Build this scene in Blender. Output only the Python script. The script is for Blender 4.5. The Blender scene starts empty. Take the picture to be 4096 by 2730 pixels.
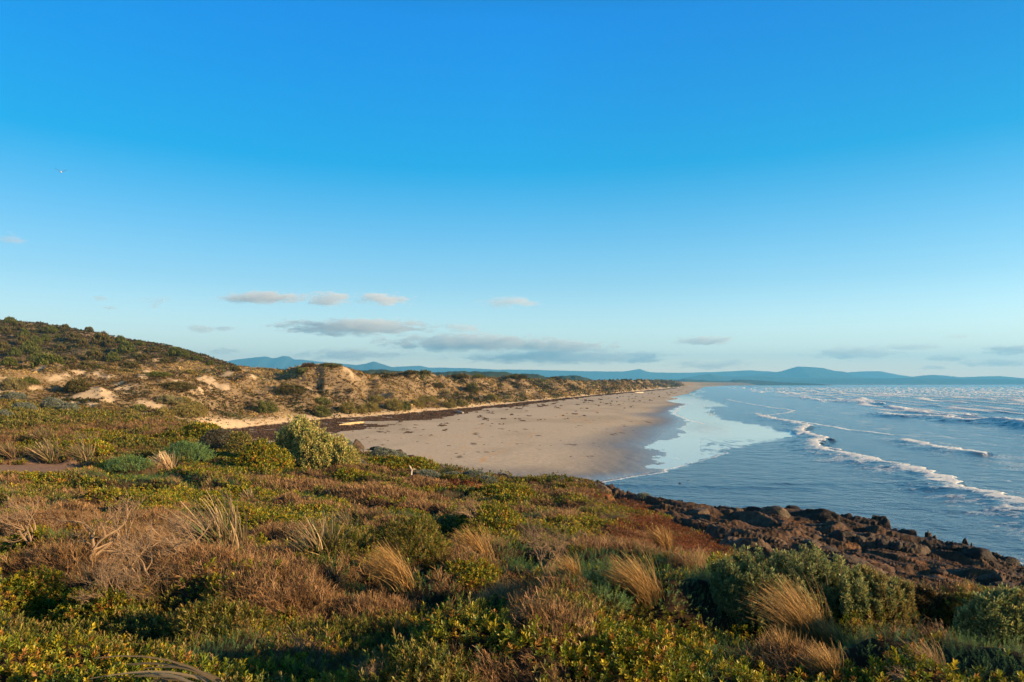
import bpy, math, random
import numpy as np
from mathutils import Vector
random.seed(5); rng = np.random.default_rng(11)
scene = bpy.context.scene
F = 683.0; CX = 512.0; HR = 384.3; EYE = 9.0      # focal length in pixels of a 1024 wide picture, horizon row, eye height
# ------------------------------------------------------------------ camera
cam_d = bpy.data.cameras.new('camera'); cam = bpy.data.objects.new('camera', cam_d)
scene.collection.objects.link(cam); scene.camera = cam
cam_d.sensor_width = 36.0; cam_d.lens = 36.0*F/1024.0
cam.location = (0, 0, EYE); cam.rotation_euler = (math.pi/2, 0, 0)
cam_d.shift_y = (HR-341.0)/1024.0
cam_d.clip_start = 0.1; cam_d.clip_end = 90000
# ------------------------------------------------------------------ world, sun, exposure
SUN_EL = 15.0; SUN_AZ = 106.0                      # degrees clockwise from the view direction (+Y)
w = bpy.data.worlds.new('World'); scene.world = w; w.use_nodes = True
nt = w.node_tree; nt.nodes.clear(); N = nt.nodes.new; L = nt.links.new
sky = N('ShaderNodeTexSky'); sky.sky_type = 'NISHITA'; sky.sun_disc = False
sky.sun_elevation = math.radians(SUN_EL); sky.sun_rotation = math.radians(SUN_AZ)
sky.air_density = 1.0; sky.dust_density = 0.4; sky.ozone_density = 3.0; sky.altitude = 10
tc = N('ShaderNodeTexCoord'); sx = N('ShaderNodeSeparateXYZ'); L(tc.outputs['Generated'], sx.inputs[0])
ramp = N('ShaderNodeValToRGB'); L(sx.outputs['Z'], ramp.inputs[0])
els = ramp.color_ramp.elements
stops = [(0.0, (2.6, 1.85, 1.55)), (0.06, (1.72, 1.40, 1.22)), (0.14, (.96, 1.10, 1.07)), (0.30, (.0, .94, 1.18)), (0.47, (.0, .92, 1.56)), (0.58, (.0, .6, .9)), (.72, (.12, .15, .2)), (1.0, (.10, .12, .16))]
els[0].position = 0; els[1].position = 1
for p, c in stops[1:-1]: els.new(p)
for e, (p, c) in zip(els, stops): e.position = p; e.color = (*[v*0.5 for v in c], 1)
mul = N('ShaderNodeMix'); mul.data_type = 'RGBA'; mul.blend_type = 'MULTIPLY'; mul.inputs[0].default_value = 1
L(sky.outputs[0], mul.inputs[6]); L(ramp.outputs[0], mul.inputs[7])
pol = N('ShaderNodeMapRange'); pol.inputs[1].default_value = -.62; pol.inputs[2].default_value = .35; pol.inputs[3].default_value = .66; pol.inputs[4].default_value = 1.0; L(sx.outputs['X'], pol.inputs[0])   # the polarised, darker side of the sky
vm = N('ShaderNodeVectorMath'); vm.operation = 'SCALE'; L(mul.outputs[2], vm.inputs[0]); L(pol.outputs[0], vm.inputs['Scale'])
bg = N('ShaderNodeBackground'); bg.inputs[1].default_value = 0.112*2.0; xz = N('ShaderNodeMath'); xz.operation = 'MULTIPLY'; xz.use_clamp = True; L(sx.outputs['X'], xz.inputs[0]); L(sx.outputs['Z'], xz.inputs[1])
dk = N('ShaderNodeMapRange'); dk.inputs[1].default_value = 0.0; dk.inputs[2].default_value = .24; dk.inputs[3].default_value = 1.0; dk.inputs[4].default_value = .66; L(xz.outputs[0], dk.inputs[0])
vm2 = N('ShaderNodeVectorMath'); vm2.operation = 'SCALE'; L(vm.outputs[0], vm2.inputs[0]); L(dk.outputs[0], vm2.inputs['Scale'])
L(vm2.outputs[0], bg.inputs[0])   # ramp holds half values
out = N('ShaderNodeOutputWorld'); L(bg.outputs[0], out.inputs[0])
sun_d = bpy.data.lights.new('sun', 'SUN'); sun_d.energy = 5.0; sun_d.angle = math.radians(0.6); sun_d.color = (1.0, .70, .36)
sun = bpy.data.objects.new('sun', sun_d); scene.collection.objects.link(sun)
a = math.radians(SUN_AZ); e_ = math.radians(SUN_EL)
SUNV = Vector((math.sin(a)*math.cos(e_), math.cos(a)*math.cos(e_), math.sin(e_)))
sun.rotation_euler = SUNV.to_track_quat('Z', 'Y').to_euler(); sun.location = (60, -60, 60)
scene.view_settings.view_transform = 'Standard'; scene.view_settings.look = 'None'
scene.view_settings.exposure = 1.2; scene.view_settings.gamma = 1.0
scene.render.engine = 'CYCLES'
scene.cycles.use_denoising = True
scene.cycles.max_bounces = 6; scene.cycles.diffuse_bounces = 2; scene.cycles.glossy_bounces = 3
scene.cycles.transmission_bounces = 2; scene.cycles.transparent_max_bounces = 8; scene.cycles.volume_bounces = 2
scene.cycles.sample_clamp_indirect = 6

# ------------------------------------------------------------------ noise
def _hash(ix, iy, s):
    h = (ix.astype(np.int64)*374761393 + iy.astype(np.int64)*668265263 + s*1442695041) & 0x7fffffff
    h = ((h ^ (h >> 13))*1274126177) & 0x7fffffff
    h = (h ^ (h >> 16)) & 0xffff
    return h/65535.0
def vnoise(x, y, s=0):
    ix = np.floor(x); iy = np.floor(y); fx = x-ix; fy = y-iy
    fx = fx*fx*fx*(fx*(fx*6-15)+10); fy = fy*fy*fy*(fy*(fy*6-15)+10)
    a = _hash(ix, iy, s); b = _hash(ix+1, iy, s); c = _hash(ix, iy+1, s); d = _hash(ix+1, iy+1, s)
    return (a*(1-fx)+b*fx)*(1-fy) + (c*(1-fx)+d*fx)*fy
def fbm(x, y, o=4, s=0, g=.5):
    r = 0; amp = 1; tot = 0
    for k in range(o):
        r = r + amp*vnoise(x*2**k+17.3*k, y*2**k-9.1*k, s+k); tot += amp; amp *= g
    return r/tot
def ridged(x, y, o=4, s=0):
    r = 0; amp = 1; tot = 0
    for k in range(o):
        r = r + amp*(1-np.abs(2*vnoise(x*2**k+5.3*k, y*2**k+3.7*k, s+k)-1)); tot += amp; amp *= .5
    return r/tot
def worley(x, y, s=0):
    ix = np.floor(x); iy = np.floor(y); f1 = np.full(x.shape, 9.); f2 = np.full(x.shape, 9.)
    cid = np.zeros(x.shape)
    for dx in (-1, 0, 1):
        for dy in (-1, 0, 1):
            cx = ix+dx; cy = iy+dy
            px = cx+_hash(cx, cy, s); py = cy+_hash(cx, cy, s+7)
            d = np.hypot(px-x, py-y); n = d < f1
            f2 = np.where(n, f1, np.minimum(f2, d)); cid = np.where(n, _hash(cx, cy, s+13), cid); f1 = np.where(n, d, f1)
    return f1, f2, cid
def sstep(a, b, x):
    t = np.clip((x-a)/(b-a), 0, 1); return t*t*(3-2*t)
def ip(x, pts):
    p = np.array(pts, float); return np.interp(x, p[:, 0], p[:, 1])

# ------------------------------------------------------------------ materials
def mat_new(name):
    m = bpy.data.materials.new(name); m.use_nodes = True; t = m.node_tree
    for n in list(t.nodes): t.nodes.remove(n)
    return m, t, t.nodes.new, t.links.new
def attr_mat(name, rough=.85, spec=.2, nscale=None, namp=.3, bump=None, transl=0, wet=False):
    m, t, N, L = mat_new(name)
    o = N('ShaderNodeOutputMaterial'); p = N('ShaderNodeBsdfPrincipled')
    at = N('ShaderNodeAttribute'); at.attribute_name = 'Col'
    p.inputs['Roughness'].default_value = rough; p.inputs['Specular IOR Level'].default_value = spec
    col = at.outputs['Color']
    geo = N('ShaderNodeNewGeometry')
    if nscale:
        no = N('ShaderNodeTexNoise'); no.inputs['Scale'].default_value = nscale; no.inputs['Detail'].default_value = 6
        L(geo.outputs['Position'], no.inputs['Vector'])
        mr = N('ShaderNodeMapRange'); mr.inputs[1].default_value = .3; mr.inputs[2].default_value = .7
        mr.inputs[3].default_value = 1-namp; mr.inputs[4].default_value = 1+namp; L(no.outputs[0], mr.inputs[0])
        mx = N('ShaderNodeVectorMath'); mx.operation = 'SCALE'; L(col, mx.inputs[0]); L(mr.outputs[0], mx.inputs['Scale'])
        col = mx.outputs[0]
    L(col, p.inputs['Base Color'])
    if bump:
        b = None
        for sc, dist in bump:
            no = N('ShaderNodeTexNoise'); no.inputs['Scale'].default_value = sc; no.inputs['Detail'].default_value = 8; no.inputs['Roughness'].default_value = .6
            L(geo.outputs['Position'], no.inputs['Vector'])
            bb = N('ShaderNodeBump'); bb.inputs['Strength'].default_value = 1; bb.inputs['Distance'].default_value = dist
            L(no.outputs[0], bb.inputs['Height'])
            if b: L(b.outputs[0], bb.inputs['Normal'])
            b = bb
        L(b.outputs[0], p.inputs['Normal'])
    if wet:
        wa = N('ShaderNodeAttribute'); wa.attribute_name = 'wet'
        mr2 = N('ShaderNodeMapRange'); mr2.inputs[3].default_value = rough; mr2.inputs[4].default_value = .22; L(wa.outputs['Fac'], mr2.inputs[0]); L(mr2.outputs[0], p.inputs['Roughness'])
        mr3 = N('ShaderNodeMapRange'); mr3.inputs[3].default_value = spec; mr3.inputs[4].default_value = .5; L(wa.outputs['Fac'], mr3.inputs[0]); L(mr3.outputs[0], p.inputs['Specular IOR Level'])
    if transl:
        tr = N('ShaderNodeBsdfTranslucent'); L(col, tr.inputs[0]); ms = N('ShaderNodeMixShader'); ms.inputs[0].default_value = transl
        L(p.outputs[0], ms.inputs[1]); L(tr.outputs[0], ms.inputs[2]); L(ms.outputs[0], o.inputs[0])
    else: L(p.outputs[0], o.inputs[0])
    return m
M_GROUND = attr_mat('ground_sand_and_soil', .95, .1, 2.2, .16, [(1.6, .05), (14, .012)], wet=True)
M_ROCK = attr_mat('dark_basalt', .8, .3, 3.5, .45, [(2.2, .12), (9, .05), (40, .012)], wet=True)
M_LEAF = attr_mat('leaf', .5, .35, transl=.28)
M_TWIG = attr_mat('dry_twig', .8, .2, transl=.0)
M_GRASS = attr_mat('dry_grass', .6, .3, transl=.3)
M_SCRUB = attr_mat('dune_scrub', .85, .15, transl=.12)
M_FAR = attr_mat('far_land', .95, .05, .02, .2)
M_WOOD = attr_mat('weathered_wood', .8, .2, 6, .3, [(20, .01)])
M_KELP = attr_mat('dried_seaweed', .75, .3, 5, .4)
M_FEATHER = attr_mat('feather', .7, .2)

# ------------------------------------------------------------------ mesh helpers
def make_mesh(name, V, Fq, mat, col=None, parent=None, smooth=False, extra=None, loc=None):
    V = np.asarray(V, np.float32).reshape(-1, 3); Fq = np.asarray(Fq, np.int32); k = Fq.shape[1]
    if loc is not None: V = V - np.asarray(loc, np.float32)
    me = bpy.data.meshes.new(name)
    me.vertices.add(len(V)); me.vertices.foreach_set('co', V.ravel())
    me.loops.add(Fq.size); me.loops.foreach_set('vertex_index', Fq.ravel())
    me.polygons.add(len(Fq)); me.polygons.foreach_set('loop_start', np.arange(len(Fq), dtype=np.int32)*k)
    me.polygons.foreach_set('loop_total', np.full(len(Fq), k, np.int32))
    me.polygons.foreach_set('use_smooth', np.full(len(Fq), smooth, bool))
    if col is not None:
        c = np.asarray(col, np.float32)
        if c.ndim == 1: c = np.tile(c, (len(V), 1))
        a4 = np.ones((len(V), 4), np.float32); a4[:, :3] = c
        at = me.color_attributes.new('Col', 'FLOAT_COLOR', 'POINT'); at.data.foreach_set('color', a4.ravel())
    for nm, arr in (extra or {}).items():
        at = me.attributes.new(nm, 'FLOAT', 'POINT'); at.data.foreach_set('value', np.asarray(arr, np.float32).ravel())
    me.update(calc_edges=True); me.validate()
    me.materials.append(mat)
    ob = bpy.data.objects.new(name, me); scene.collection.objects.link(ob)
    if parent: ob.parent = parent
    elif loc is not None: ob.location = tuple(float(v) for v in loc)
    return ob
def tag(o, label=None, cat=None, group=None, kind=None):
    if label: o['label'] = label
    if cat: o['category'] = cat
    if group: o['group'] = group
    if kind: o['kind'] = kind
    return o
def empty(name, loc, label, cat, group=None):
    o = bpy.data.objects.new(name, None); scene.collection.objects.link(o); o.location = tuple(float(v) for v in loc)
    o.empty_display_size = .3
    return tag(o, label, cat, group)
def gridfaces(n, m):
    i = np.arange(n-1)[:, None]*m; j = np.arange(m-1)[None, :]; a = (i+j).ravel()
    return np.stack([a, a+m, a+m+1, a+1], 1)
def part(name, V, Fq, mat, col, root, **k):      # child mesh in the root's own space
    return make_mesh(name, np.asarray(V)-np.array(root.location), Fq, mat, col, parent=root, **k)

# ------------------------------------------------------------------ terrain on a polar grid (column c, distance d)
cols = np.arange(-190, 1215, 1.5); NC = len(cols)
lds = np.concatenate([np.arange(0, np.log(110), .0065), np.arange(np.log(110), np.log(1100), .0045), np.arange(np.log(1100), np.log(9500), .012)]); ND = len(lds)
ds = np.exp(lds)
C2, D2 = np.meshgrid(cols, ds, indexing='ij'); U2 = (C2-CX)/F; X2 = U2*D2; Y2 = D2
# headland surface
DK = [1, 4.6, 10, 15, 20, 30, 45, 60, 80, 100, 115]
HT = {-200: [7.5, 7.0, 6.3, 5.8, 5.4, 5.0, 4.9, 5.2, 5.8, 6.6, 7.4], 0: [7.4, 7.0, 6.1, 5.5, 5.0, 4.5, 4.3, 4.5, 4.9, 5.6, 6.5],
      100: [7.4, 7.0, 6.1, 5.5, 5.0, 4.4, 4.0, 4.0, 4.2, 4.4, 4.4], 200: [7.4, 7.0, 6.1, 5.4, 4.9, 4.2, 3.8, 3.7, 3.7, 3.7, 3.7],
      250: [7.4, 7.0, 6.1, 5.4, 4.85, 4.1, 3.6, 3.1, 2.9, 2.9, 2.9], 350: [7.4, 7.0, 6.1, 5.35, 4.75, 3.9, 3.3, 2.75, 2, 2, 2],
      430: [7.4, 7.0, 6.1, 5.3, 4.65, 3.65, 2.5, 1.7, 1.7, 1.7, 1.7], 512: [7.4, 7.0, 6.1, 5.25, 4.6, 3.5, 2.1, 1.2, 1.2, 1.2, 1.2],
      620: [7.4, 7.0, 6.1, 5.2, 4.4, 3.2, 1.9, 1.6, 1.6, 1.6, 1.6], 700: [7.4, 7.0, 6.0, 5.0, 4.0, 2.6, 1.35, 1.3, 1.3, 1.3, 1.3],
      800: [7.4, 7.0, 5.8, 4.6, 3.4, 2.2, 1.25, 1.2, 1.2, 1.2, 1.2], 900: [7.4, 6.95, 5.6, 4.2, 2.9, 1.9, 1.1, 1.1, 1.1, 1.1, 1.1],
      1024: [7.4, 6.9, 5.5, 3.9, 2.6, 1.3, 1.1, 1, 1, 1, 1], 1210: [7.4, 6.8, 5.3, 3.5, 2.2, 1.2, 1, 1, 1, 1, 1]}
hk = sorted(HT); HTa = np.array([HT[k] for k in hk], float)
EDGE = [(-200, 128), (0, 120), (100, 104), (150, 96), (200, 88), (225, 76), (250, 66), (350, 64), (400, 61), (430, 59), (480, 55), (512, 54), (580, 53), (620, 50.5), (660, 48), (700, 46), (760, 44.6), (800, 43.4), (860, 41.3), (900, 38.6), (950, 36.4), (1024, 33.2), (1210, 27)]
head = np.empty((NC, ND))
for i, c in enumerate(cols):
    prof = np.array([np.interp(c, hk, HTa[:, k]) for k in range(len(DK))])
    z = np.interp(lds, np.log(DK), prof)
    kk = 15; z = np.convolve(np.pad(z, kk, mode='edge'), np.ones(2*kk+1)/(2*kk+1), 'valid')
    head[i] = z
edge = ip(cols, EDGE)[:, None] + (fbm(C2/22, C2*0, 3, 3)-.5)*3.5
over = D2-edge
head_top = head.copy()
ovr = over+3.5*(C2 > 570)
head = head - np.where(ovr > 0, ovr*(1.3+.7*(C2 > 570)), 0)
# coast lines in plan
XT = [(0, -82), (60, -78), (100, -68), (130, -58.6), (163, -35), (250, -7), (539, 76), (1000, 215), (1600, 395), (3000, 808), (5000, 1700), (8000, 3500), (12000, 7000)]
XW = [(0, 1), (50, 4), (61.8, 5.2), (70, 15.7), (91, 20.4), (101, 21), (151, 36.7), (182, 44.9), (222, 52), (312, 81), (449, 118), (1078, 297), (2277, 640), (5000, 1580), (8000, 3350), (12000, 6900)]
xt = ip(Y2, XT); xw = ip(Y2, XW)
# waterline traced, as a mask over the plane z = 0
def polymask(cs, rs, poly):
    m = np.zeros(np.broadcast(cs, rs).shape, bool); n = len(poly)
    for k in range(n):
        x1, y1 = poly[k]; x2, y2 = poly[(k+1) % n]
        if y1 == y2: continue
        cond = (y1 > rs) != (y2 > rs)
        m ^= cond & (cs < (x2-x1)*(rs-y1)/(y2-y1)+x1)
    return m
SAND_EDGE = [(704.8, 387.3), (698.8, 388.6), (694.5, 391.6), (689, 393.7), (683.5, 395.4), (672, 396.6), (673, 397.6), (682, 398.6), (671, 400), (669, 401.6), (687.8, 404.2), (684, 407), (677.6, 408.6), (673, 411),
  (673.5, 413.7), (682, 417), (688, 420.4), (691, 423.3), (684, 426), (678.7, 428.7), (689, 432.5), (678.7, 433.8), (682, 436.7), (673, 439), (663, 442), (650, 446.5), (646, 448), (661.5, 449.5), (664, 452), (666, 456), (656, 459.5), (667, 462.6), (662, 465), (648, 466.8), (661, 468.6), (667, 471.5), (660, 473), (650, 474.3), (632, 476.5), (617, 480), (600, 482.3), (584, 484), (560, 486), (500, 489)]
CALM_OUT = [(706, 387.4), (705, 389), (702, 390.7), (699, 393.3), (693, 395.2), (705, 399.3), (714, 400.3), (709, 402.2), (726, 405), (712, 408), (710.6, 412.8), (723, 417), (733, 420.4), (758, 425.5), (777.6, 430), (800, 436.7), (790, 437.4), (758, 444), (740, 446.8), (716, 449.6), (728, 453), (714, 457), (700, 461), (684, 465), (672, 468.6), (667, 472)]
mc = np.arange(480, 860, .25); mr_ = np.arange(385, 492, .25)
MC, MR = np.meshgrid(mc, mr_, indexing='ij')
wob = (fbm(MC/5, MR/2.2, 3, 40)-.5)
sandm = polymask(MC+wob*7+(fbm(MC/7, MR/.8, 3, 48, .6)-.5)*(14+16*(MR > 440)), MR+wob*1.4, [(400, 387.3)]+SAND_EDGE+[(400, 489)]).astype(float)
calmm = polymask(MC+wob*8, MR+wob*1.2, SAND_EDGE[:-4]+CALM_OUT[::-1]).astype(float)
calm_big = polymask(MC+(fbm(MC/14, MR/1.1, 4, 47, .6)-.5)*34, MR+wob*.8, [(600, 387)]+CALM_OUT+[(600, 474)]).astype(float)
def blur(m, k):
    for ax in (0, 1):
        for _ in range(k): m = (np.roll(m, 1, ax)+np.roll(m, -1, ax)+2*m)/4
    return m
sandm = blur(sandm, 2); calm_big = blur(calm_big, 3)
def msample(m, c, r):
    fi = np.clip((c-mc[0])/.25, 0, len(mc)-1.001); fj = np.clip((r-mr_[0])/.25, 0, len(mr_)-1.001)
    i = fi.astype(int); j = fj.astype(int); a = fi-i; b = fj-j
    return (m[i, j]*(1-a)+m[i+1, j]*a)*(1-b)+(m[i, j+1]*(1-a)+m[i+1, j+1]*a)*b
R0 = HR+F*EYE/D2                                           # row at which the plane z = 0 shows
sand = np.where((R0 > 387.5) & (R0 < 489), np.where(C2 < 481, 1., msample(sandm, C2, R0)), (X2 < xw).astype(float))
sand = np.where(R0 >= 489, (C2 < 560).astype(float), sand)
frac = np.clip((xw-X2)/(xw-xt), 0, 1.0)
# ripple bars and shallow pools near the film's edge
bars = (fbm(X2*.9, Y2*.28, 3, 77)-.5)
beach = -.18 + sand*(.20 + 1.35*frac**1.1) + (fbm(X2*.05, Y2*.03, 3, 5)-.5)*.10*sand
near_edge = sand*np.exp(-((xw-X2)/9.)**2)
beach = beach + near_edge*bars*.10
# dunes: per column knots (distance, height)
DT = [(-200, [85, 3, 112, 6.5, 122, 10, 240, 13, 400, 52, 620, 30, 1500, 8]), (0, [95, 3.5, 112, 6.9, 119, 10, 235, 12, 390, 45, 620, 28, 1500, 8]),
      (100, [98, 3.2, 114, 6.6, 122, 10, 230, 11.6, 370, 38, 600, 25, 1500, 8]), (200, [112, 2.3, 126, 6, 136, 9.8, 220, 11, 340, 26, 560, 18, 1500, 8]),
      (257, [128, 1.7, 142, 4.6, 158, 8.5, 210, 11.5, 285, 16, 460, 11, 1500, 8]), (324, [150, 1.5, 164, 4.2, 178, 9, 189, 13.2, 203, 15.6, 270, 9, 1500, 8]),
      (402, [176, 1.5, 190, 3.8, 208, 8, 224, 11.5, 242, 13.6, 320, 8.5, 1500, 8]), (458, [214, 1.5, 232, 4, 255, 7.5, 278, 10.5, 300, 13.5, 400, 8.5, 1500, 8]),
      (511, [272, 1.5, 295, 4, 325, 7.5, 348, 11, 372, 14, 500, 9, 1800, 8]), (563, [370, 1.5, 400, 4, 440, 7.5, 470, 10.5, 502, 13.2, 700, 9, 2000, 8]),
      (614, [555, 1.5, 600, 4, 650, 7.5, 700, 10.5, 750, 14, 1000, 9, 2600, 8]), (641, [800, 1.5, 850, 4, 900, 7.5, 950, 11, 1000, 15.9, 1400, 9, 3000, 8]),
      (675, [1500, 1.5, 1600, 4, 1750, 8, 1880, 12, 2000, 18, 2600, 9, 4500, 8]), (700, [3000, 1.5, 3150, 4, 3300, 9, 3450, 15, 3600, 24, 4500, 12, 6500, 8]),
      (740, [4800, 1.5, 5000, 5, 5200, 12, 5400, 20, 5700, 32, 7000, 12, 8500, 8]), (820, [8000, 1, 8200, 4, 8400, 8, 8600, 12, 8800, 14, 9500, 8, 9800, 3]),
      (1250, [9700, 1, 9800, 2, 9900, 3, 10000, 3, 10100, 3, 10200, 3, 10300, 1])]
dtc = [k for k, _ in DT]; DTa = np.array([v for _, v in DT], float)
dune = np.empty((NC, ND)); toe_d = np.empty(NC); cr_d = np.empty(NC)
for i, c in enumerate(cols):
    v = np.array([np.interp(c, dtc, DTa[:, k]) for k in range(14)]); kd = v[0::2]; kz = v[1::2]
    toe_d[i] = kd[0]; cr_d[i] = kd[4]
    dune[i] = np.where(ds < kd[0], 1.5-(kd[0]-ds)*.35, np.interp(ds, kd, kz))
k9 = np.array([1, 3, 6, 8, 6, 3, 1.]); k9 /= k9.sum()
for _ in range(2): dune = np.apply_along_axis(lambda r: np.convolve(np.pad(r, 3, mode='edge'), k9, 'valid'), 1, dune)
rise = sstep(0, 22, D2-toe_d[:, None])*(1-sstep(1500, 3000, D2)*.6)
wx = X2+9*(fbm(X2/30, Y2/30, 2, 61)-.5); wy = Y2+9*(fbm(X2/30, Y2/30, 2, 63)-.5)
hum = (ridged(wx/26, wy/26, 4, 21)-.6)*6.5 + (fbm(wx/9, wy/9, 3, 31)-.5)*2.6 + (ridged(X2/60, Y2/60, 3, 23)-.6)*3.0
hill_zone = sstep(215, 300, D2)*(1-sstep(230, 290, C2))
dune = dune + rise*hum*(1.2-.5*hill_zone)
dune += rise*(fbm(X2/2.5, Y2/2.5, 2, 35)-.5)*.5
SKY_T = [(-200, 304), (0, 320.5), (43, 323.5), (87, 331.5), (130, 339.5), (174, 346.5), (217, 359.5), (240, 366.5), (257, 368), (284, 370), (302, 366), (324, 364), (342, 365.5), (355, 370.5), (369, 375), (402, 372.5), (414, 372), (427, 372.5), (440, 376), (458, 375), (475, 377), (489, 378), (511, 376.3), (529, 379.5), (563, 379.5), (585, 381.4), (614, 380.4), (641, 380.3), (675, 381.4), (700, 382), (760, 382.6), (820, 383.9), (1250, 384.1)]
tgt = ip(cols, SKY_T)
for it in range(5):
    big = np.where(D2 > toe_d[:, None], (dune-EYE)/D2, -9)
    mx = big.max(1); want = (HR-tgt)/F
    dl = (want-mx)
    dl = np.convolve(np.pad(dl, 5, mode='edge'), np.hanning(13)[1:-1]/np.hanning(13).sum(), 'valid')
    wgt = np.exp(-((lds[None, :]-np.log(cr_d)[:, None])/.30)**2)*sstep(0, 1, (D2-toe_d[:, None])/(.5*(cr_d-toe_d)[:, None]))
    dune = dune + wgt*dl[:, None]*D2*.9
ground = np.maximum(np.maximum(head, beach), dune)
is_head = (head >= np.maximum(beach, dune)); is_dune = (dune > np.maximum(beach, head)) & ~is_head
# micro mounds of the scrub
PATH = [(45, 469, 60, 8), (95, 459, 30, 4.5), (25, 477, 40, 5), (10, 467, 30, 5), (195, 470, 25, 2.5)]
def rows_of(c, z, d): return HR+F*(EYE-z)/d
ROW = rows_of(C2, ground, D2)
pathm = np.zeros_like(ROW)
for (pc, pr, pw, ph) in PATH: pathm = np.maximum(pathm, 1-sstep(.7, 1.15, np.hypot((C2-pc)/pw, (ROW-pr)/ph)+(fbm(X2/1.2, Y2/1.2, 3, 9)-.5)*.5))
pathm *= is_head
ROCKB = [(560, 483), (600, 488), (620, 499), (650, 508), (680, 523), (700, 532), (740, 552), (800, 570), (935, 607), (1024, 607), (1215, 612)]
rockb = ip(C2, ROCKB) + (fbm(X2/1.6, Y2/1.6, 3, 91)-.5)*16
rockm = is_head*sstep(-2, 6, rockb-ROW)*(C2 > 560)*(D2 > 9.5)
EDGE2 = edge
backrock = is_head*(C2 > 338)*(C2 <= 620)*sstep(0, 1.5, D2-(edge-7+5*fbm(C2/14, C2*0, 3, 71)))   # the rim of rocks above the beach
mound = (sstep(.38, .68, fbm(X2/1.7, Y2/1.7, 3, 51))*.48+(fbm(X2/.55, Y2/.55, 2, 52)-.5)*.26)*is_head*(1-pathm)*(1-rockm)
mound *= sstep(2.5, 6, D2)*(1-.75*sstep(570, 640, C2)*sstep(13, 18, D2))
ground = ground + mound - .12*is_head*(1-rockm) - 1.0*rockm*sstep(10, 14, D2)

def gsample(arr, x, y):
    c = x/y*F+CX; fi = np.clip((c-cols[0])/1.5, 0, NC-1.001); fj = np.clip(np.interp(np.log(np.maximum(y, 1.001)), lds, np.arange(ND)), 0, ND-1.001)
    i = fi.astype(int); j = fj.astype(int); a = fi-i; b = fj-j
    return (arr[i, j]*(1-a)+arr[i+1, j]*a)*(1-b)+(arr[i, j+1]*(1-a)+arr[i+1, j+1]*a)*b
def gz(x, y): return float(gsample(ground, np.array([x], float), np.array([y], float))[0])
def hit(c, r, dmin=2.0):
    i = int(round((c-cols[0])/1.5)); i = min(max(i, 0), NC-1)
    rr = rows_of(c, ground[i], ds)
    ok = np.where((rr <= r) & (ds > dmin))[0]
    j = ok[0] if len(ok) else ND-1
    d = ds[j]; x = (c-CX)/F*d
    return x, d, gz(x, d)
def P(c, r, z=0.0):
    d = F*(EYE-z)/(r-HR); return ((c-CX)/F*d, d, z)

# ------------------------------------------------------------------ ground colours (what the ground is made of)
gy, gd = np.gradient(ground); slope_d = gd/np.gradient(D2, axis=1)
def mixc(a, b, t): return a*(1-t[..., None])+np.asarray(b)*t[..., None]
col = np.zeros((NC, ND, 3)); col[:] = (.51, .405, .30)
n1 = fbm(X2*.12, Y2*.05, 4, 101)
col = mixc(col, (.44, .345, .25), sstep(.4, .7, n1))
# orange foam lines left on the sand
for (s_, off) in ((111, 0), (131, .5)):
    v = np.abs((fbm(X2*.06+off, Y2*.022, 3, s_)-.5)); col = mixc(col, (.60, .33, .13), (1-sstep(.0, .012, v))*.65*sstep(.25, .6, frac*-1+1)*sstep(.35, .6, fbm(X2*.8, Y2*.4, 3, 7)))
wetm = np.clip(1-(xw-X2)/(7+14*fbm(X2*.03, Y2*.03, 2, 88)), 0, 1)*(D2 < 1500)+.0
wetm = np.where(sand < .5, 1, wetm)
wetm = np.maximum(wetm, sstep(80, 60, D2)*.7*(X2 > -12))
col = mixc(col, (.20, .16, .122), sstep(0, .8, wetm)*.9)
# seaweed band
band_w = 7+5*fbm(Y2/40, X2*0, 2, 12)
bw2 = ip(Y2, [(60, 45), (112, 36), (153, 22), (230, 11), (430, 7), (1500, 8), (4000, 12)])*(.55+.9*fbm(Y2/13, X2/30, 3, 12))
band = sstep(0, 2.5, X2-xt-1.0)*sstep(0, 1, (xt+bw2-X2)/5)
scat = (1-sstep(0, 22, X2-xt-bw2))*.30*sstep(420, 220, Y2)-.12*sstep(250, 500, Y2)
wr = fbm(X2*.35, Y2*.35, 5, 44, .62)
wr2 = fbm(X2*.5+9, Y2*.16, 5, 46, .62)
wrack = np.clip(sstep(.44, .54, wr+band*.30-.14), 0, 1)*(band > .02) + sstep(.725, .745, wr2+scat*.16)*.7*(X2 > xt+3)*(frac > .08)
wrack = np.clip(wrack, 0, 1)*(~is_dune)*(~is_head)*(Y2 < 2500)
col = mixc(col, (.055, .032, .022), wrack*.93)
# dunes
dn = fbm(X2/7, Y2/7, 4, 201); dn2 = fbm(X2/2.5, Y2/2.5, 3, 207)
dcol = np.zeros_like(col); dcol[:] = (.47, .35, .23)
far_d = sstep(380, 900, D2)
dveg = sstep(.34, .50, dn*.6+dn2*.4 + .12*hill_zone + .12 + .02*(C2 > 380) - .16*sstep(.25, .6, slope_d)*(C2 < 230)*(D2 < 200) - .08*sstep(.3, .8, slope_d) + .12*far_d)*sstep(1.0, 7, D2-toe_d[:, None])
dcol = mixc(dcol, (.13, .085, .04), dveg*.75)
dcol = mixc(dcol, (.11, .085, .06), (hill_zone*sstep(.4, .55, dn))*.6)
col = np.where(is_dune[..., None], dcol, col)
hcol = np.zeros_like(col); hcol[:] = (.035, .023, .014)
hcol = mixc(hcol, (.09, .05, .028), sstep(.4, .7, fbm(X2/1.1, Y2/1.1, 3, 301))*sstep(14, 30, D2))
red = np.zeros_like(ROW)
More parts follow.
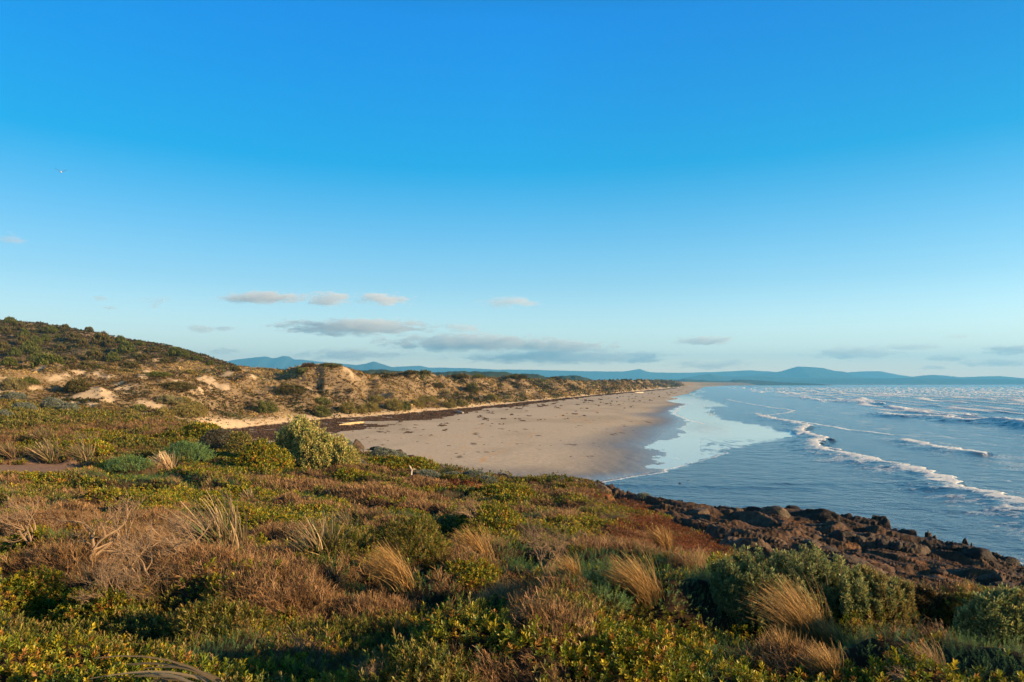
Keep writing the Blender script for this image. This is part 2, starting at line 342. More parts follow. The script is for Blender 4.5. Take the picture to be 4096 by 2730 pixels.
for (rc, rr, rw, rh) in [(452, 486, 45, 5), (640, 512, 45, 8), (690, 540, 55, 10), (640, 545, 60, 14), (600, 497, 35, 5), (735, 558, 30, 6)]:
    red = np.maximum(red, 1-sstep(.55, 1.2, np.hypot((C2-rc)/rw, (ROW-rr)/rh)+(fbm(X2/.9, Y2/.9, 3, 19)-.5)*.7))
hcol = mixc(hcol, (.22, .075, .03), red*.9)
hcol = mixc(hcol, (.27, .165, .11), pathm)
col = np.where(is_head[..., None], hcol, col)
wetm = wetm*(~is_dune)*(~is_head)*(1-wrack)
gb = make_mesh('ground', np.stack([X2, Y2, ground], -1), gridfaces(NC, ND)[:, ::-1], M_GROUND, col.reshape(-1, 3), smooth=True, extra={'wet': wetm})
tag(gb, 'headland, sandy beach and scrub-covered dunes running away along the bay', None, kind='structure')
# a coarse sheet under everything, out to the horizon
q = np.array([[-15500, -300, -4], [15500, -300, -4], [15500, 16800, -4], [-15500, 16800, -4]], float)
sb = make_mesh('seabed', q, [[0, 1, 2, 3]], M_FAR, (.15, .13, .10)); tag(sb, 'sandy sea bed under the bay', kind='structure')

# ------------------------------------------------------------------ water
rowoff = np.concatenate([np.geomspace(.385, 2.5, 60), np.arange(2.6, 62, .18), np.arange(62, 330, .5)])
wcols = np.arange(556, 1250, .85)
WC, WR = np.meshgrid(wcols, HR+rowoff, indexing='ij'); WD = F*EYE/(WR-HR); WX = (WC-CX)/F*WD; WY = WD
def polydist(line, side=1):
    """signed distance in metres to a traced line on the water, seaward positive, and nearest parameter"""
    pts = [P(c, r)[:2] for c, r in line]; best = np.full(WX.shape, 1e9); sgn = np.ones(WX.shape); tt = np.zeros(WX.shape)
    for k in range(len(pts)-1):
        (x1, y1), (x2, y2) = pts[k], pts[k+1]; dx, dy = x2-x1, y2-y1; l2 = dx*dx+dy*dy
        t = np.clip(((WX-x1)*dx+(WY-y1)*dy)/l2, 0, 1); ex = WX-x1-t*dx; ey = WY-y1-t*dy; d = np.hypot(ex, ey)
        n = d < best; best = np.where(n, d, best)
        s = np.sign(ex*(-dy)+ey*dx)*-1
        sgn = np.where(n, s, sgn); tt = np.where(n, (k+t)/(len(pts)-1), tt)
    return best*sgn, tt
foam = np.zeros(WX.shape); wz = np.zeros(WX.shape)
fx1 = fbm(WX*1.1, WY*1.1, 4, 501, .6); fx2 = fbm(WX*.33, WY*.2, 4, 507)
LINES = [
 ([(744.6, 406.8), (754, 412.7), (765.8, 417.8), (777.6, 420.4), (794.6, 423), (810, 427), (802, 431.4), (804.8, 434.8), (820, 438), (828.5, 440), (818, 443.3), (820, 448.4), (833.6, 452.6), (857, 458.5), (888, 465.3), (921.8, 472), (947, 480.6), (960.8, 490.8), (981, 495), (998, 500), (1024, 506), (1080, 523), (1160, 550)], 1.5, .50, 'main'),
 ([(721.7, 397.5), (733.5, 400.9), (753.9, 404.6), (772.6, 407.7), (787.8, 409.4), (794.6, 411), (786, 413.6), (767.5, 415.3), (777, 418.6), (800, 421.8), (828.5, 426.3), (854, 430.6), (879.4, 433.4), (903, 436.5)], .8, .12, ''),
 ([(907.4, 440.7), (913, 443), (938.8, 448.4), (964, 451.8), (994.7, 456)], 1.4, .45, ''),
 ([(879.4, 414), (896, 417), (938.8, 418.7), (964, 422), (989.6, 423.3), (1024, 427), (1090, 434)], 2.2, .9, ''),
 ([(894.7, 407.7), (913, 411.4), (930, 413.6), (955.7, 415.3), (981, 417.8)], 2.2, .8, ''),
 ([(770.9, 396.6), (794.6, 398), (828.5, 400.9), (867.5, 404.3), (890, 405.5)], 2.2, .8, '')]
for line, wd, hg, kind in LINES:
    sd, tt = polydist(line)
    sd = sd+(fbm(WX/1.5, WY/1.5, 3, 520)-.5)*wd*1.6
    endf = sstep(0, .06, tt)*sstep(1, .94, tt) if kind != 'main' else sstep(0, .1, tt)
    prof = np.exp(-np.where(sd < 0, (sd/.35)**2, (sd/(wd*1.3))**2))
    foam = np.maximum(foam, prof*endf*(.05+1.2*fx1+.55*fbm(WX*3.1, WY*2.2, 2, 509)))
    wz += hg*endf*np.where(sd < 0, np.exp(-(sd/.8)**2), np.exp(-(sd/(2.6*wd))**2))
    if kind == 'main':   # broken lacy foam left behind the bore
        trail = np.where(sd > 0, np.exp(-sd/12.), 0)*sstep(.38, .60, fx2*.5+fx1*.5)*.72
        foam = np.maximum(foam, trail*sstep(.3, .6, tt))
# thin edge of foam where the swash stops
SW = [(752, 444.5), (740, 446.6), (716, 449.4), (728, 453), (714, 457), (700, 461), (684, 465), (672, 468.6), (664, 469.6), (667, 472.2), (650, 474.6), (632, 476.8), (617, 480), (600, 482.6), (580, 484.5)]
sd, tt = polydist(SW); foam = np.maximum(foam, np.exp(-((sd+(fx1-.5)*.3)/.17)**2)*sstep(.3, .6, fbm(WX*4, WY*4, 2, 533)*.7+tt*.6)); wz += .03*np.exp(-(sd/.3)**2)
EDGEF = [(673, 397.4), (682, 398.8), (669, 401.6), (687.8, 404.2), (677.6, 408.6), (673.5, 413.7), (682, 417), (689, 420.4), (697, 422), (704, 424)]
sd, tt = polydist(EDGEF); foam = np.maximum(foam, .8*np.exp(-((sd+(fx1-.5)*1.2)/.5)**2))
for line in ([(675, 432.6), (692, 432.7), (706, 431.2)], [(664, 458), (672, 457), (680, 459)], [(690, 423), (706, 425.6), (722, 428.5)]):
    sd, tt = polydist(line); foam = np.maximum(foam, .55*np.exp(-(sd/1.2)**2)*sstep(.5, .62, fx1))
# offshore surf: crests parallel to the shore
s = WX-ip(WY, XW)
zone = sstep(52, 78, s)*(1-sstep(1200, 3500, WY))
for (lam, seed, hh) in ((15., 601, .42), (24., 606, .5), (37., 611, .6)):
    ph = s/lam+1.3*fbm(WY/160, s/80, 3, seed)+.16*fbm(WY/22, s/22, 2, seed+3); f = ph-np.floor(ph)
    crest = np.exp(-((f-.5)/.10)**2)
    pres = sstep(.43, .52, fbm(WY/80+np.floor(ph)*7.3, np.floor(ph)*3.1, 3, seed+5))
    wz += zone*hh*crest*(.5+.5*pres)
    cf = np.where(f < .5, np.exp(-((f-.5)/.075)**2), np.exp(-((f-.5)/.13)**2))
    foam = np.maximum(foam, zone*cf*pres*(.75+.8*fx1))
capm = sstep(.60, .70, fbm(WX/7, WY/26, 4, 631))*sstep(100, 220, s)*(.95-.35*sstep(800, 3000, WY))
foam = np.maximum(foam, capm)
inner = sstep(18, 40, s)*(1-sstep(70, 100, s))
foam = np.maximum(foam, inner*sstep(.50, .66, fbm(WX/1.6, WY/6, 4, 641))*.48)
# low swells in the quiet water
for line, hg, wd in (([(560, 482.8), (625, 485.2), (700, 486.3), (760, 487.5), (840, 489)], .10, .7), ([(700, 484.7), (790, 483.6), (870, 484.4), (940, 485.5)], .08, .6), ([(780, 484.5), (800, 480), (790, 474), (811, 469), (800, 465)], .05, .5)):
    sd, tt = polydist(line); wz += hg*np.exp(-(sd/wd)**2)*sstep(0, .1, tt)*sstep(1, .9, tt)
    foam = np.maximum(foam, .35*np.exp(-(sd/.25)**2)*sstep(.5, .6, fx1))
wz += (fbm(WX/3.0, WY/5.0, 3, 651)-.5)*.14*sstep(-5, 40, s)
# surf washing the foot of the rocks
rd = WD-ip(WC, EDGE)
foam = np.maximum(foam, (np.exp(-(rd/2.0)**2)*.75*sstep(.45, .6, fx1))*(WC > 820)*(rd > -3))
foam = np.maximum(foam, sstep(.60, .70, fbm(WX*.6, WY*.9, 4, 655))*.45*sstep(9, 1, rd)*(WC > 840))
calm = np.where((WR > 386.5) & (WR < 489) & (WC < 858), msample(calm_big, WC, WR), ((s < 4+3*0) & (WR <= 386.5)).astype(float))
rip = sstep(.50, .62, fbm(WX*.55, WY*.22, 4, 661))*(1-sstep(0, 1, polydist(CALM_OUT[12:18])[0]*0))
edge_mix = blur(calm.copy(), 3)
calm = calm*(1-.8*np.exp(-(np.abs(WR-447)/6.)**2)*sstep(.52, .6, fbm(WX*1.6, WY*.5, 3, 663))*(WC > 700))
depthf = sstep(60, 160, s)
wz = wz*(1-calm)
sandw = np.where((WR > 387.5) & (WR < 489), msample(sandm, WC, WR), 0)
Fw = gridfaces(len(wcols), len(rowoff))
# drop water that would lie inside the headland
gw = gsample(head, WX, WY).ravel()
keep = (gw[Fw].min(1) < .6) & (sandw.ravel()[Fw].min(1) < .98)
m, t, N, L = mat_new('sea_water'); o = N('ShaderNodeOutputMaterial'); p = N('ShaderNodeBsdfPrincipled')
geo = N('ShaderNodeNewGeometry')
af = N('ShaderNodeAttribute'); af.attribute_name = 'foam'; ac = N('ShaderNodeAttribute'); ac.attribute_name = 'calm'; ad = N('ShaderNodeAttribute'); ad.attribute_name = 'deep'
cm = N('ShaderNodeMix'); cm.data_type = 'RGBA'; cm.inputs[6].default_value = (.055, .095, .135, 1); cm.inputs[7].default_value = (.008, .060, .10, 1); L(ad.outputs['Fac'], cm.inputs[0])
cm2 = N('ShaderNodeMix'); cm2.data_type = 'RGBA'; cm2.inputs[7].default_value = (.44, .43, .38, 1); L(ac.outputs['Fac'], cm2.inputs[0]); L(cm.outputs[2], cm2.inputs[6])
L(cm2.outputs[2], p.inputs['Base Color']); p.inputs['IOR'].default_value = 1.55
rr = N('ShaderNodeMapRange'); rr.inputs[3].default_value = .16; rr.inputs[4].default_value = .03; L(ac.outputs['Fac'], rr.inputs[0]); L(rr.outputs[0], p.inputs['Roughness'])
am0 = N('ShaderNodeMath'); am0.operation = 'MULTIPLY_ADD'; am0.inputs[1].default_value = .45; am0.inputs[2].default_value = .55; L(ad.outputs['Fac'], am0.inputs[0])
amp = N('ShaderNodeMapRange'); amp.inputs[4].default_value = .008; L(ac.outputs['Fac'], amp.inputs[0]); L(am0.outputs[0], amp.inputs[3])
mp = N('ShaderNodeMapping'); mp.inputs['Scale'].default_value = (.8, 1.0, 1); L(geo.outputs['Position'], mp.inputs[0])
b = None
for sc, dist in ((.4, .8), (1.5, .30), (5, .10)):
    no = N('ShaderNodeTexNoise'); no.inputs['Scale'].default_value = sc; no.inputs['Detail'].default_value = 5; L(mp.outputs[0], no.inputs['Vector'])
    bb = N('ShaderNodeBump'); bb.inputs['Distance'].default_value = dist; L(no.outputs[0], bb.inputs['Height']); L(amp.outputs[0], bb.inputs['Strength'])
    if b: L(b.outputs[0], bb.inputs['Normal'])
    b = bb
L(b.outputs[0], p.inputs['Normal'])
fn = N('ShaderNodeTexNoise'); fn.inputs['Scale'].default_value = 3.2; fn.inputs['Detail'].default_value = 6; fn.inputs['Roughness'].default_value = .7; L(mp.outputs[0], fn.inputs['Vector'])
ad2 = N('ShaderNodeMath'); ad2.operation = 'ADD'; L(af.outputs['Fac'], ad2.inputs[0]); L(fn.outputs[0], ad2.inputs[1])
fr = N('ShaderNodeMapRange'); fr.inputs[1].default_value = .95; fr.inputs[2].default_value = 1.22; L(ad2.outputs[0], fr.inputs[0])
df = N('ShaderNodeBsdfDiffuse'); df.inputs[0].default_value = (.80, .80, .80, 1)
fb = N('ShaderNodeBump'); fb.inputs['Distance'].default_value = .15; L(fn.outputs[0], fb.inputs['Height']); L(fb.outputs[0], df.inputs['Normal'])
ms = N('ShaderNodeMixShader'); L(fr.outputs[0], ms.inputs[0]); L(p.outputs[0], ms.inputs[1]); L(df.outputs[0], ms.inputs[2]); L(ms.outputs[0], o.inputs[0])
M_WATER = m
wob_ = make_mesh('sea_water', np.stack([WX, WY, wz], -1), Fw[keep][:, ::-1], M_WATER, smooth=True, extra={'foam': foam, 'calm': calm, 'deep': depthf})
tag(wob_, 'blue sea with surf rolling onto the beach', kind='structure')

# ------------------------------------------------------------------ rock shelf
rc = np.arange(330, 1215, .9); rd_ = np.exp(np.arange(np.log(9.0), np.log(62), .0035))
RC, RD = np.meshgrid(rc, rd_, indexing='ij'); RX = (RC-CX)/F*RD; RY = RD
def rs(a): return gsample(a, RX, RY)
r_top = rs(head_top); r_rock = np.maximum(rs(rockm.astype(float)), rs(backrock.astype(float)))
r_edge = ip(RC, EDGE)+(fbm(RC/22, RC*0, 3, 3)-.5)*3.5
al = math.radians(-38); ca, sa = math.cos(al), math.sin(al)
A = RX*ca+RY*sa; B = -RX*sa+RY*ca                       # A runs along the strata
A = A+(fbm(RX/3, RY/3, 2, 701)-.5)*2.2; B = B+(fbm(RX/3, RY/3, 2, 703)-.5)*1.6
f1, f2, cid = worley(A/2.6, B/1.05, 710); g1, g2, cid2 = worley(A/.9, B/.38, 720); h1, h2, cid3 = worley(A/7, B/2.6, 730)
big = (1-np.clip(h1*1.2, 0, 1)**2)*.9*(.3+cid3); mid_ = (1-np.clip(f1*1.25, 0, 1)**2)*.48*(.3+cid); sm = (ridged(A/1.1, B/.42, 4, 722)-.55)*.22
crack = sstep(0, .10, f2-f1)*.9+.1
disp = big*.45+mid_*crack*.48+sm*.9 + (ridged(A/3.5, B/.6, 4, 740)-.6)*.34
over2 = RD-r_edge+3.2*(fbm(RX/1.1, RY/1.1, 3, 777)-.5)
backside = (RC < 600)
rz = r_top-.62+disp+(ridged(A/6, B/1.7, 3, 745)-.6)*.9+(ridged(RX/.5, RY/.5, 3, 748)-.6)*.10+.08*np.where(RC < 620, .62, 1.0)*(.6+.4*sstep(14, 24, RD)) - np.where(over2 > -1.6, (over2+1.6)*.8, 0)
gg = rs(ground)
rz = np.where(r_rock > .02, rz, gg-.4); rz = rz*r_rock+(gg-.4)*(1-r_rock)
wetr = np.clip(sstep(-5, 0, over2)+sstep(1.1, .3, rz), 0, 1)*(RC > 600)
rcol = np.zeros(rz.shape+(3,)); rcol[:] = (.084, .044, .023)
rcol = mixc(rcol, (.022, .017, .015), sstep(-10, -2, over2+8*(cid-.5))*(RC > 640)*.8)
rcol = mixc(rcol, (.10, .065, .042), sstep(.6, .95, cid)*sstep(-3, -9, over2)*.8)
rcol = mixc(rcol, (.22, .09, .03), sstep(.66, .72, fbm(RX/1.4, RY/1.4, 3, 750))*sstep(-2, -10, over2)*.5)
rcol = mixc(rcol, (.095, .065, .045), (RC < 600)*.8+0*rz)
rcol *= (.55+.9*fbm(A/1.3, B/.5, 3, 771))[..., None]
Fr = gridfaces(len(rc), len(rd_)); kp = (r_rock.ravel()[Fr].max(1) > .02) & (rz.ravel()[Fr].max(1) > -1.2)
rk = make_mesh('rock_shelf', np.stack([RX, RY, rz], -1), Fr[kp][:, ::-1], M_ROCK, rcol.reshape(-1, 3), smooth=True, extra={'wet': wetr*.25})
tag(rk, 'dark brown layered rock shelf sloping down into the sea', kind='structure')
def rock_z(x, y):
    c = x/y*F+CX; i = int(np.clip((c-rc[0])/.9, 0, len(rc)-1)); j = int(np.clip((math.log(y)-math.log(9))/.0035, 0, len(rd_)-1))
    return max(float(rz[i, j]), gz(x, y))
# still pools among the rocks
M_POOL, t, N, L = mat_new('still_pool_water'); o = N('ShaderNodeOutputMaterial'); p = N('ShaderNodeBsdfPrincipled'); p.inputs['Base Color'].default_value = (.03, .04, .045, 1); p.inputs['Roughness'].default_value = .02; L(p.outputs[0], o.inputs[0])
def rock_hit(c, r):
    i = int(np.clip((c-rc[0])/.9, 0, len(rc)-1)); rr = HR+F*(EYE-rz[i])/rd_
    ok = np.where((rr <= r) & (rr > 0))[0]; j = ok[0] if len(ok) else len(rd_)-1
    return (c-CX)/F*rd_[j], rd_[j], float(rz[i, j])
for (pc, pr, ln, lab) in [(744, 519, .9, 'bright rock pool, a jagged blue streak in the middle of the shelf'), (700, 523, .7, 'small blue rock pool in a crack at the left of the shelf'), (728, 529, .55, 'tiny rock pool between the two larger pools'), (845, 553, .7, 'rock pool just above the big grey-green bush')]:
    x, y, z = rock_hit(pc, pr); z = float(np.percentile([rock_z(x+dx, y+dy) for dx in np.linspace(-ln, ln, 7)*.7 for dy in np.linspace(-ln, ln, 7)*.7], 22))-.06; n = 22; th = np.linspace(0, 2*np.pi, n, endpoint=False)
    rr_ = ln*(.6+.6*rng.random(n)); vx = x+rr_*np.cos(th)*.55*ca-rr_*np.sin(th)*.9*sa; vy = y+rr_*np.cos(th)*sa*.55+rr_*np.sin(th)*ca*1.2
    V = np.concatenate([np.stack([vx, vy, np.full(n, z+.06)], 1), [[x, y, z+.06]], np.stack([vx, vy, np.full(n, z-.1)], 1)])
    Ft = [[k, (k+1) % n, n] for k in range(n)]+[[n+1+k, n+1+(k+1) % n, (k+1) % n] for k in range(n)]+[[n+1+k, (k+1) % n, k] for k in range(n)]
    pl = make_mesh('rock_pool', V, Ft, M_POOL, loc=(x, y, z)); tag(pl, lab, 'rock pool')

# ------------------------------------------------------------------ boulders
def ico(n=3):
    import bmesh
    bm = bmesh.new(); bmesh.ops.create_icosphere(bm, subdivisions=n, radius=1)
    V = np.array([v.co[:] for v in bm.verts]); Fc = np.array([[v.index for v in f.verts] for f in bm.faces]); bm.free(); return V, Fc
ICO3 = ico(4); ICO2 = ico(3)
def boulder(x, y, z, sx, sy, sz, color, label, seed, group=None, yaw=0, name='boulder', block=0.0):
    V, Fc = ICO3; V = V.copy(); r_ = np.random.default_rng(seed)
    for _ in range(16):                                     # chop flat faces
        n = r_.normal(size=3); n[2] = abs(n[2])*.6; n /= np.linalg.norm(n); k = .48+.3*r_.random(); dd = V@n; V -= np.outer(np.maximum(dd-k, 0)*(.8+block), n)
    V *= (1+.16*(fbm(V[:, 0]*2.2+seed, V[:, 1]*2.2+V[:, 2]*1.7, 4, seed)-.5))[:, None]
    nn = fbm(V[:, 0]*6+seed, V[:, 1]*6+V[:, 2]*5, 3, seed+1)
    V *= (1+.22*(nn-.5)+.10*(fbm(V[:, 0]*14+seed, V[:, 1]*14+V[:, 2]*11, 2, seed+2)-.5))[:, None]
    V *= (sx, sy, sz); c, s_ = math.cos(yaw), math.sin(yaw); V = V@np.array([[c, s_, 0], [-s_, c, 0], [0, 0, 1]]); V += (x, y, z+sz*.05)
    cc = np.array(color)*(.7+.6*nn)[:, None]
    ob = make_mesh(name, V, Fc, M_ROCK, cc, smooth=True, extra={'wet': np.zeros(len(V))}, loc=(x, y, z)); tag(ob, label, 'rock', group); return ob
BR = (.070, .040, .024); DK_ = (.024, .017, .012); OR = (.14, .055, .02); PALE = (.22, .16, .095)
BL = [  # column, row of foot, width px, height px, colour, label
 (357, 449, 19, 14, (.10, .065, .042), 'craggy brown boulder standing by the beach behind the tall yellow-green bush'),
 (376, 450, 17, 6, DK_, 'dark rock at the left end of the low rock line above the beach'),
 (398, 455, 18, 8, BR, 'brown rock in the low rock line behind the silver shrubs'), (412, 458, 14, 6, BR, 'brown rock right of the silver shrubs on the beach edge'),
 (422, 464, 14, 7, DK_, 'dark rock halfway down the low rock line'), (436, 469, 20, 8, BR, 'broad brown rock at the right end of the low rock line'),
 (508, 485, 10, 3.5, BR, 'small dark rock peeking over scrub where the sand ends'),
 (541, 486, 12, 3, DK_, 'low dark rock peeking over the scrub left of the water'),
 (595, 488, 40, 9, (.11, .07, .045), 'large low brown rock where the sand meets the water'), (624, 489, 10, 5, DK_, 'rounded dark rock right of the large low brown one'),
 (637, 491, 14, 6, DK_, 'dark rock beside the small silver shrub by the water'), (660, 493, 7, 5, OR, 'small orange lichen-covered rock by the water'),
 (672, 493, 10, 8, DK_, 'pointed dark rock at the water left of the rust-stained outcrop'), (688, 499, 26, 11, (.13, .06, .03), 'rust-stained outcrop, the highest point of the rocks by the water'),
 (680, 489.5, 4, 4.5, BR, 'little stub of rock balanced on the rust-stained outcrop'), (702, 503, 14, 7, BR, 'brown rock stepping down right of the rust-stained outcrop'),
 (712, 502, 13, 9, BR, 'upright wedge of rock near the water'), (735, 504, 17, 5, DK_, 'black flat-topped rock on the skyline of the shelf'),
 (792, 507, 16, 4, DK_, 'black hump on the skyline of the shelf'), (809, 511, 9, 3, DK_, 'small black rock on the skyline near the middle of the shelf'),
 (700, 513, 26, 11, (.12, .075, .045), 'lit brown slab tilted to the left of the shelf'), (728, 514, 14, 11, (.11, .075, .05), 'standing brown rock, left of a pair'), (737, 511, 10, 9, (.11, .075, .05), 'standing brown rock, right of a pair'),
 (757.5, 500, 6, 4.5, PALE, 'pale square block of rock catching the sun'), (775, 513, 32, 12, (.12, .085, .055), 'broad smooth brown dome of rock mid-shelf'),
 (735, 534, 8, 5, BR, 'small angular brown rock lower on the shelf'),
 (800, 540, 16, 10, (.10, .06, .04), 'rusty knobbly rock left of the pillow rocks'), (842, 538, 30, 17, (.07, .05, .04), 'largest of the rounded pillow rocks'),
 (860, 543, 12, 11, (.08, .058, .045), 'round ball-shaped pillow rock'), (870, 536, 9, 8, (.075, .055, .043), 'small pillow rock above the ball-shaped one'),
 (885, 545, 16, 12, (.075, .055, .043), 'pillow rock right of the ball-shaped one'), (898, 547, 12, 13, (.06, .045, .036), 'tall pillow rock at the right of the cluster'),
 (850, 560, 36, 12, (.085, .058, .04), 'long sloping rock beneath the pillow rocks'), (826, 549, 26, 9, (.07, .05, .038), 'smooth hump left of the pillow rocks'),
 (978, 556, 36, 14, (.028, .02, .017), 'big black whaleback rock at the water on the right'), (1010, 562, 22, 8, DK_, 'low black rock right of the whaleback'),
 (955, 549, 14, 5, BR, 'small brown rock left of the whaleback'), (828, 517, 12, 5, DK_, 'black knob on the skyline right of the middle'), (918, 535, 18, 7, DK_, 'black hump low on the skyline of the shelf'),
 (905, 565, 22, 9, BR, 'brown angular rock below the pillow rocks on the right'), (940, 572, 20, 8, BR, 'layered brown rock on the lower right shelf'), (1000, 585, 26, 9, (.05, .036, .028), 'dark layered rock near the right edge of the shelf')]
for k, (c, r, wp, hp, colr, lab) in enumerate(BL):
    x, y, z = rock_hit(c, r) if c > 340 else hit(c, r)
    if c < 600: x, y, z = hit(c, r, 30); z = max(z, gz(x, y))
    if wp < 5: z += .5
    boulder(x, y, z-.05, wp*y/F/2*1.2, wp*y/F/2*.9, hp*y/F*(.52 if c > 690 and wp > 6 else .75), .72*np.array( colr), lab, 100+k, yaw=rng.random()*1.2-.6, block=.2 if colr == PALE else 0)
# tiny dark lump in the water
x, y, z = P(688, 480.3); boulder(x, y, -.12, .42, .3, .22, (.02, .018, .015), 'small dark lump lying in the shallow water near the sand point', 300, name='seaweed_lump')

# ------------------------------------------------------------------ plant prototypes
def quadleaf(p, d, Ln, W, n):
    d = np.array(d)/np.linalg.norm(d); s_ = np.cross(d, n); l = np.linalg.norm(s_); s_ = s_/l if l > 1e-6 else np.array([1, 0, 0.]); n2 = np.cross(s_, d)
    p = np.array(p); return [p, p+d*Ln*.55+s_*W/2+n2*W*.25, p+d*Ln, p+d*Ln*.55-s_*W/2+n2*W*.25]
def pack(quads, sh, kind=None):
    V = np.array(quads).reshape(-1, 3); n = len(quads); Fq = np.arange(4*n).reshape(n, 4)
    return dict(V=V, F=Fq, sh=np.repeat(np.array(sh), 4))
def p_rosette(seed, n=9, Ln=.030, W=.014, H=.05, up=.7):
    r = np.random.default_rng(seed); Q = []; S = []
    for k in range(n):
        a_ = k*2.4+r.random()*.6; t_ = k/n; el = .25+up*(t_)+r.random()*.25; z = H*(.35+.65*t_)
        d = (math.cos(a_)*math.cos(el), math.sin(a_)*math.cos(el), math.sin(el)); Q.append(quadleaf((0, 0, z), d, Ln*(.8+.4*r.random()), W, (0, 0, 1))); S.append(.75+.5*r.random())
    return pack(Q, S)
def p_spike(seed, n=22, H=.13, Ln=.022, W=.006):
    r = np.random.default_rng(seed); Q = []; S = []
    for k in range(n):
        a_ = k*2.4; t_ = k/n; el = -.1+.9*t_+.2*r.random(); z = H*(.2+.8*t_); bx = .15*H*t_*t_
        d = (math.cos(a_)*math.cos(el), math.sin(a_)*math.cos(el), math.sin(el)); Q.append(quadleaf((bx, 0, z), d, Ln*(1.1-.4*t_), W, (0, 0, 1))); S.append(.8+.4*t_)
    return pack(Q, S)
def ribbon(Q, S, pts, w0, w1, side, sh):
    n = len(pts)-1
    for k in range(n):
        wa = w0+(w1-w0)*k/n; wb = w0+(w1-w0)*(k+1)/n
        Q.append([pts[k]-side*wa/2, pts[k]+side*wa/2, pts[k+1]+side*wb/2, pts[k+1]-side*wb/2]); S.append(sh*(.8+.35*(k+1)/n))
def p_broom(seed, n=8, H=.16, W=.004, lean=-.35):
    r = np.random.default_rng(seed); Q = []; S = []
    for k in range(n):
        a_ = r.random()*6.28; sp = .15+.5*r.random(); h = H*(.6+.5*r.random())
        p0 = np.array([0, 0, 0.])+r.normal(size=3)*(.012, .012, 0); p1 = p0+np.array([math.cos(a_)*sp*.5+lean*.3, math.sin(a_)*sp*.5, 1])*h*.5
        p2 = p1+np.array([math.cos(a_)*sp+lean*.6+r.normal()*.2, math.sin(a_)*sp+r.normal()*.2, .85])*h*.5
        t_ = r.random()*3.14; side = np.array([math.cos(t_), math.sin(t_), 0]); ribbon(Q, S, [p0, p1, p2], W*1.2, W*.6, side, .7+.6*r.random())
        for _ in range(2):
            q0 = p1+(p2-p1)*r.random(); q1 = q0+np.array([r.normal()*.5+lean*.4, r.normal()*.5, .8])*h*.3; ribbon(Q, S, [q0, q1], W*.8, W*.45, side, .8+.6*r.random())
    return pack(Q, S)
def p_tuft(seed, n=10, H=.25, W=.004, lean=-.8, seg=3):
    r = np.random.default_rng(seed); Q = []; S = []
    for k in range(n):
        a_ = r.random()*6.28; sp = .1+.3*r.random(); h = H*(.6+.6*r.random()); p = np.array([r.normal()*.02, r.normal()*.02, 0]); pts = [p.copy()]
        v = np.array([math.cos(a_)*sp, math.sin(a_)*sp, 1.])
        for s_ in range(seg):
            p = p+v/np.linalg.norm(v)*h/seg; pts.append(p.copy()); v = v+np.array([lean*(.5+.4*r.random()), 0, -.12])
        t_ = r.random()*3.14; ribbon(Q, S, pts, W, W*.35, np.array([math.cos(t_), math.sin(t_), 0]), .7+.6*r.random())
    return pack(Q, S)
def p_blob(seed, n=10, R=1.0, q=.55, flat=.7):     # loose ball of leaf clumps, unit radius, for far scrub
    r = np.random.default_rng(seed); Q = []; S = []
    for k in range(n):
        v = r.normal(size=3); v /= np.linalg.norm(v); v[2] = abs(v[2])*flat; p = v*R*(.55+.45*r.random()); d = r.normal(size=3); d[2] = abs(d[2])+.6
        Q.append(quadleaf(p-np.array(d)/np.linalg.norm(d)*q*.5, d, q*(.7+.6*r.random()), q*(.45+.3*r.random()), v+r.normal(size=3)*.4)); S.append(.7+.6*r.random())
    return pack(Q, S)
def bundle(protos, pos, up, yaw, scale, colr):
    """copies of prototype sprigs joined into arrays: pos (N,3), up (N,3), yaw (N), scale (N), colour (N,3)"""
    N_ = len(pos)
    if N_ == 0: return np.zeros((0, 3)), np.zeros((0, 4), int), np.zeros((0, 3))
    up = up/np.linalg.norm(up, axis=1, keepdims=True); ref = np.stack([np.cos(yaw), np.sin(yaw), np.zeros(N_)], 1)
    Xa = ref-up*(ref*up).sum(1, keepdims=True); Xa /= np.linalg.norm(Xa, axis=1, keepdims=True)+1e-9; Ya = np.cross(up, Xa)
    which = rng.integers(0, len(protos), N_); Vs = []; Fs = []; Cs = []; off = 0
    for k, pr in enumerate(protos):
        I = np.where(which == k)[0]
        if len(I) == 0: continue
        v = pr['V']*1.0; nv = len(v)
        W_ = pos[I][:, None, :]+scale[I][:, None, None]*(v[None, :, 0:1]*Xa[I][:, None, :]+v[None, :, 1:2]*Ya[I][:, None, :]+v[None, :, 2:3]*up[I][:, None, :])
        Vs.append(W_.reshape(-1, 3).astype(np.float32)); Fs.append((pr['F'][None]+(np.arange(len(I))*nv)[:, None, None]+off).reshape(-1, 4)); off += nv*len(I)
        lv = np.repeat(.8+.4*rng.random((len(I), nv//4)), 4, axis=1)
        Cs.append((colr[I][:, None, :]*(pr['sh'][None]*lv)[:, :, None]).reshape(-1, 3).astype(np.float32))
    return np.concatenate(Vs), np.concatenate(Fs), np.concatenate(Cs)
def joinb(lst):
    Vs, Fs, Cs, o_ = [], [], [], 0
    for V, Fq, Cc in lst:
        if len(V) == 0: continue
        Vs.append(V); Fs.append(Fq+o_); Cs.append(Cc); o_ += len(V)
    return np.concatenate(Vs), np.concatenate(Fs), np.concatenate(Cs)
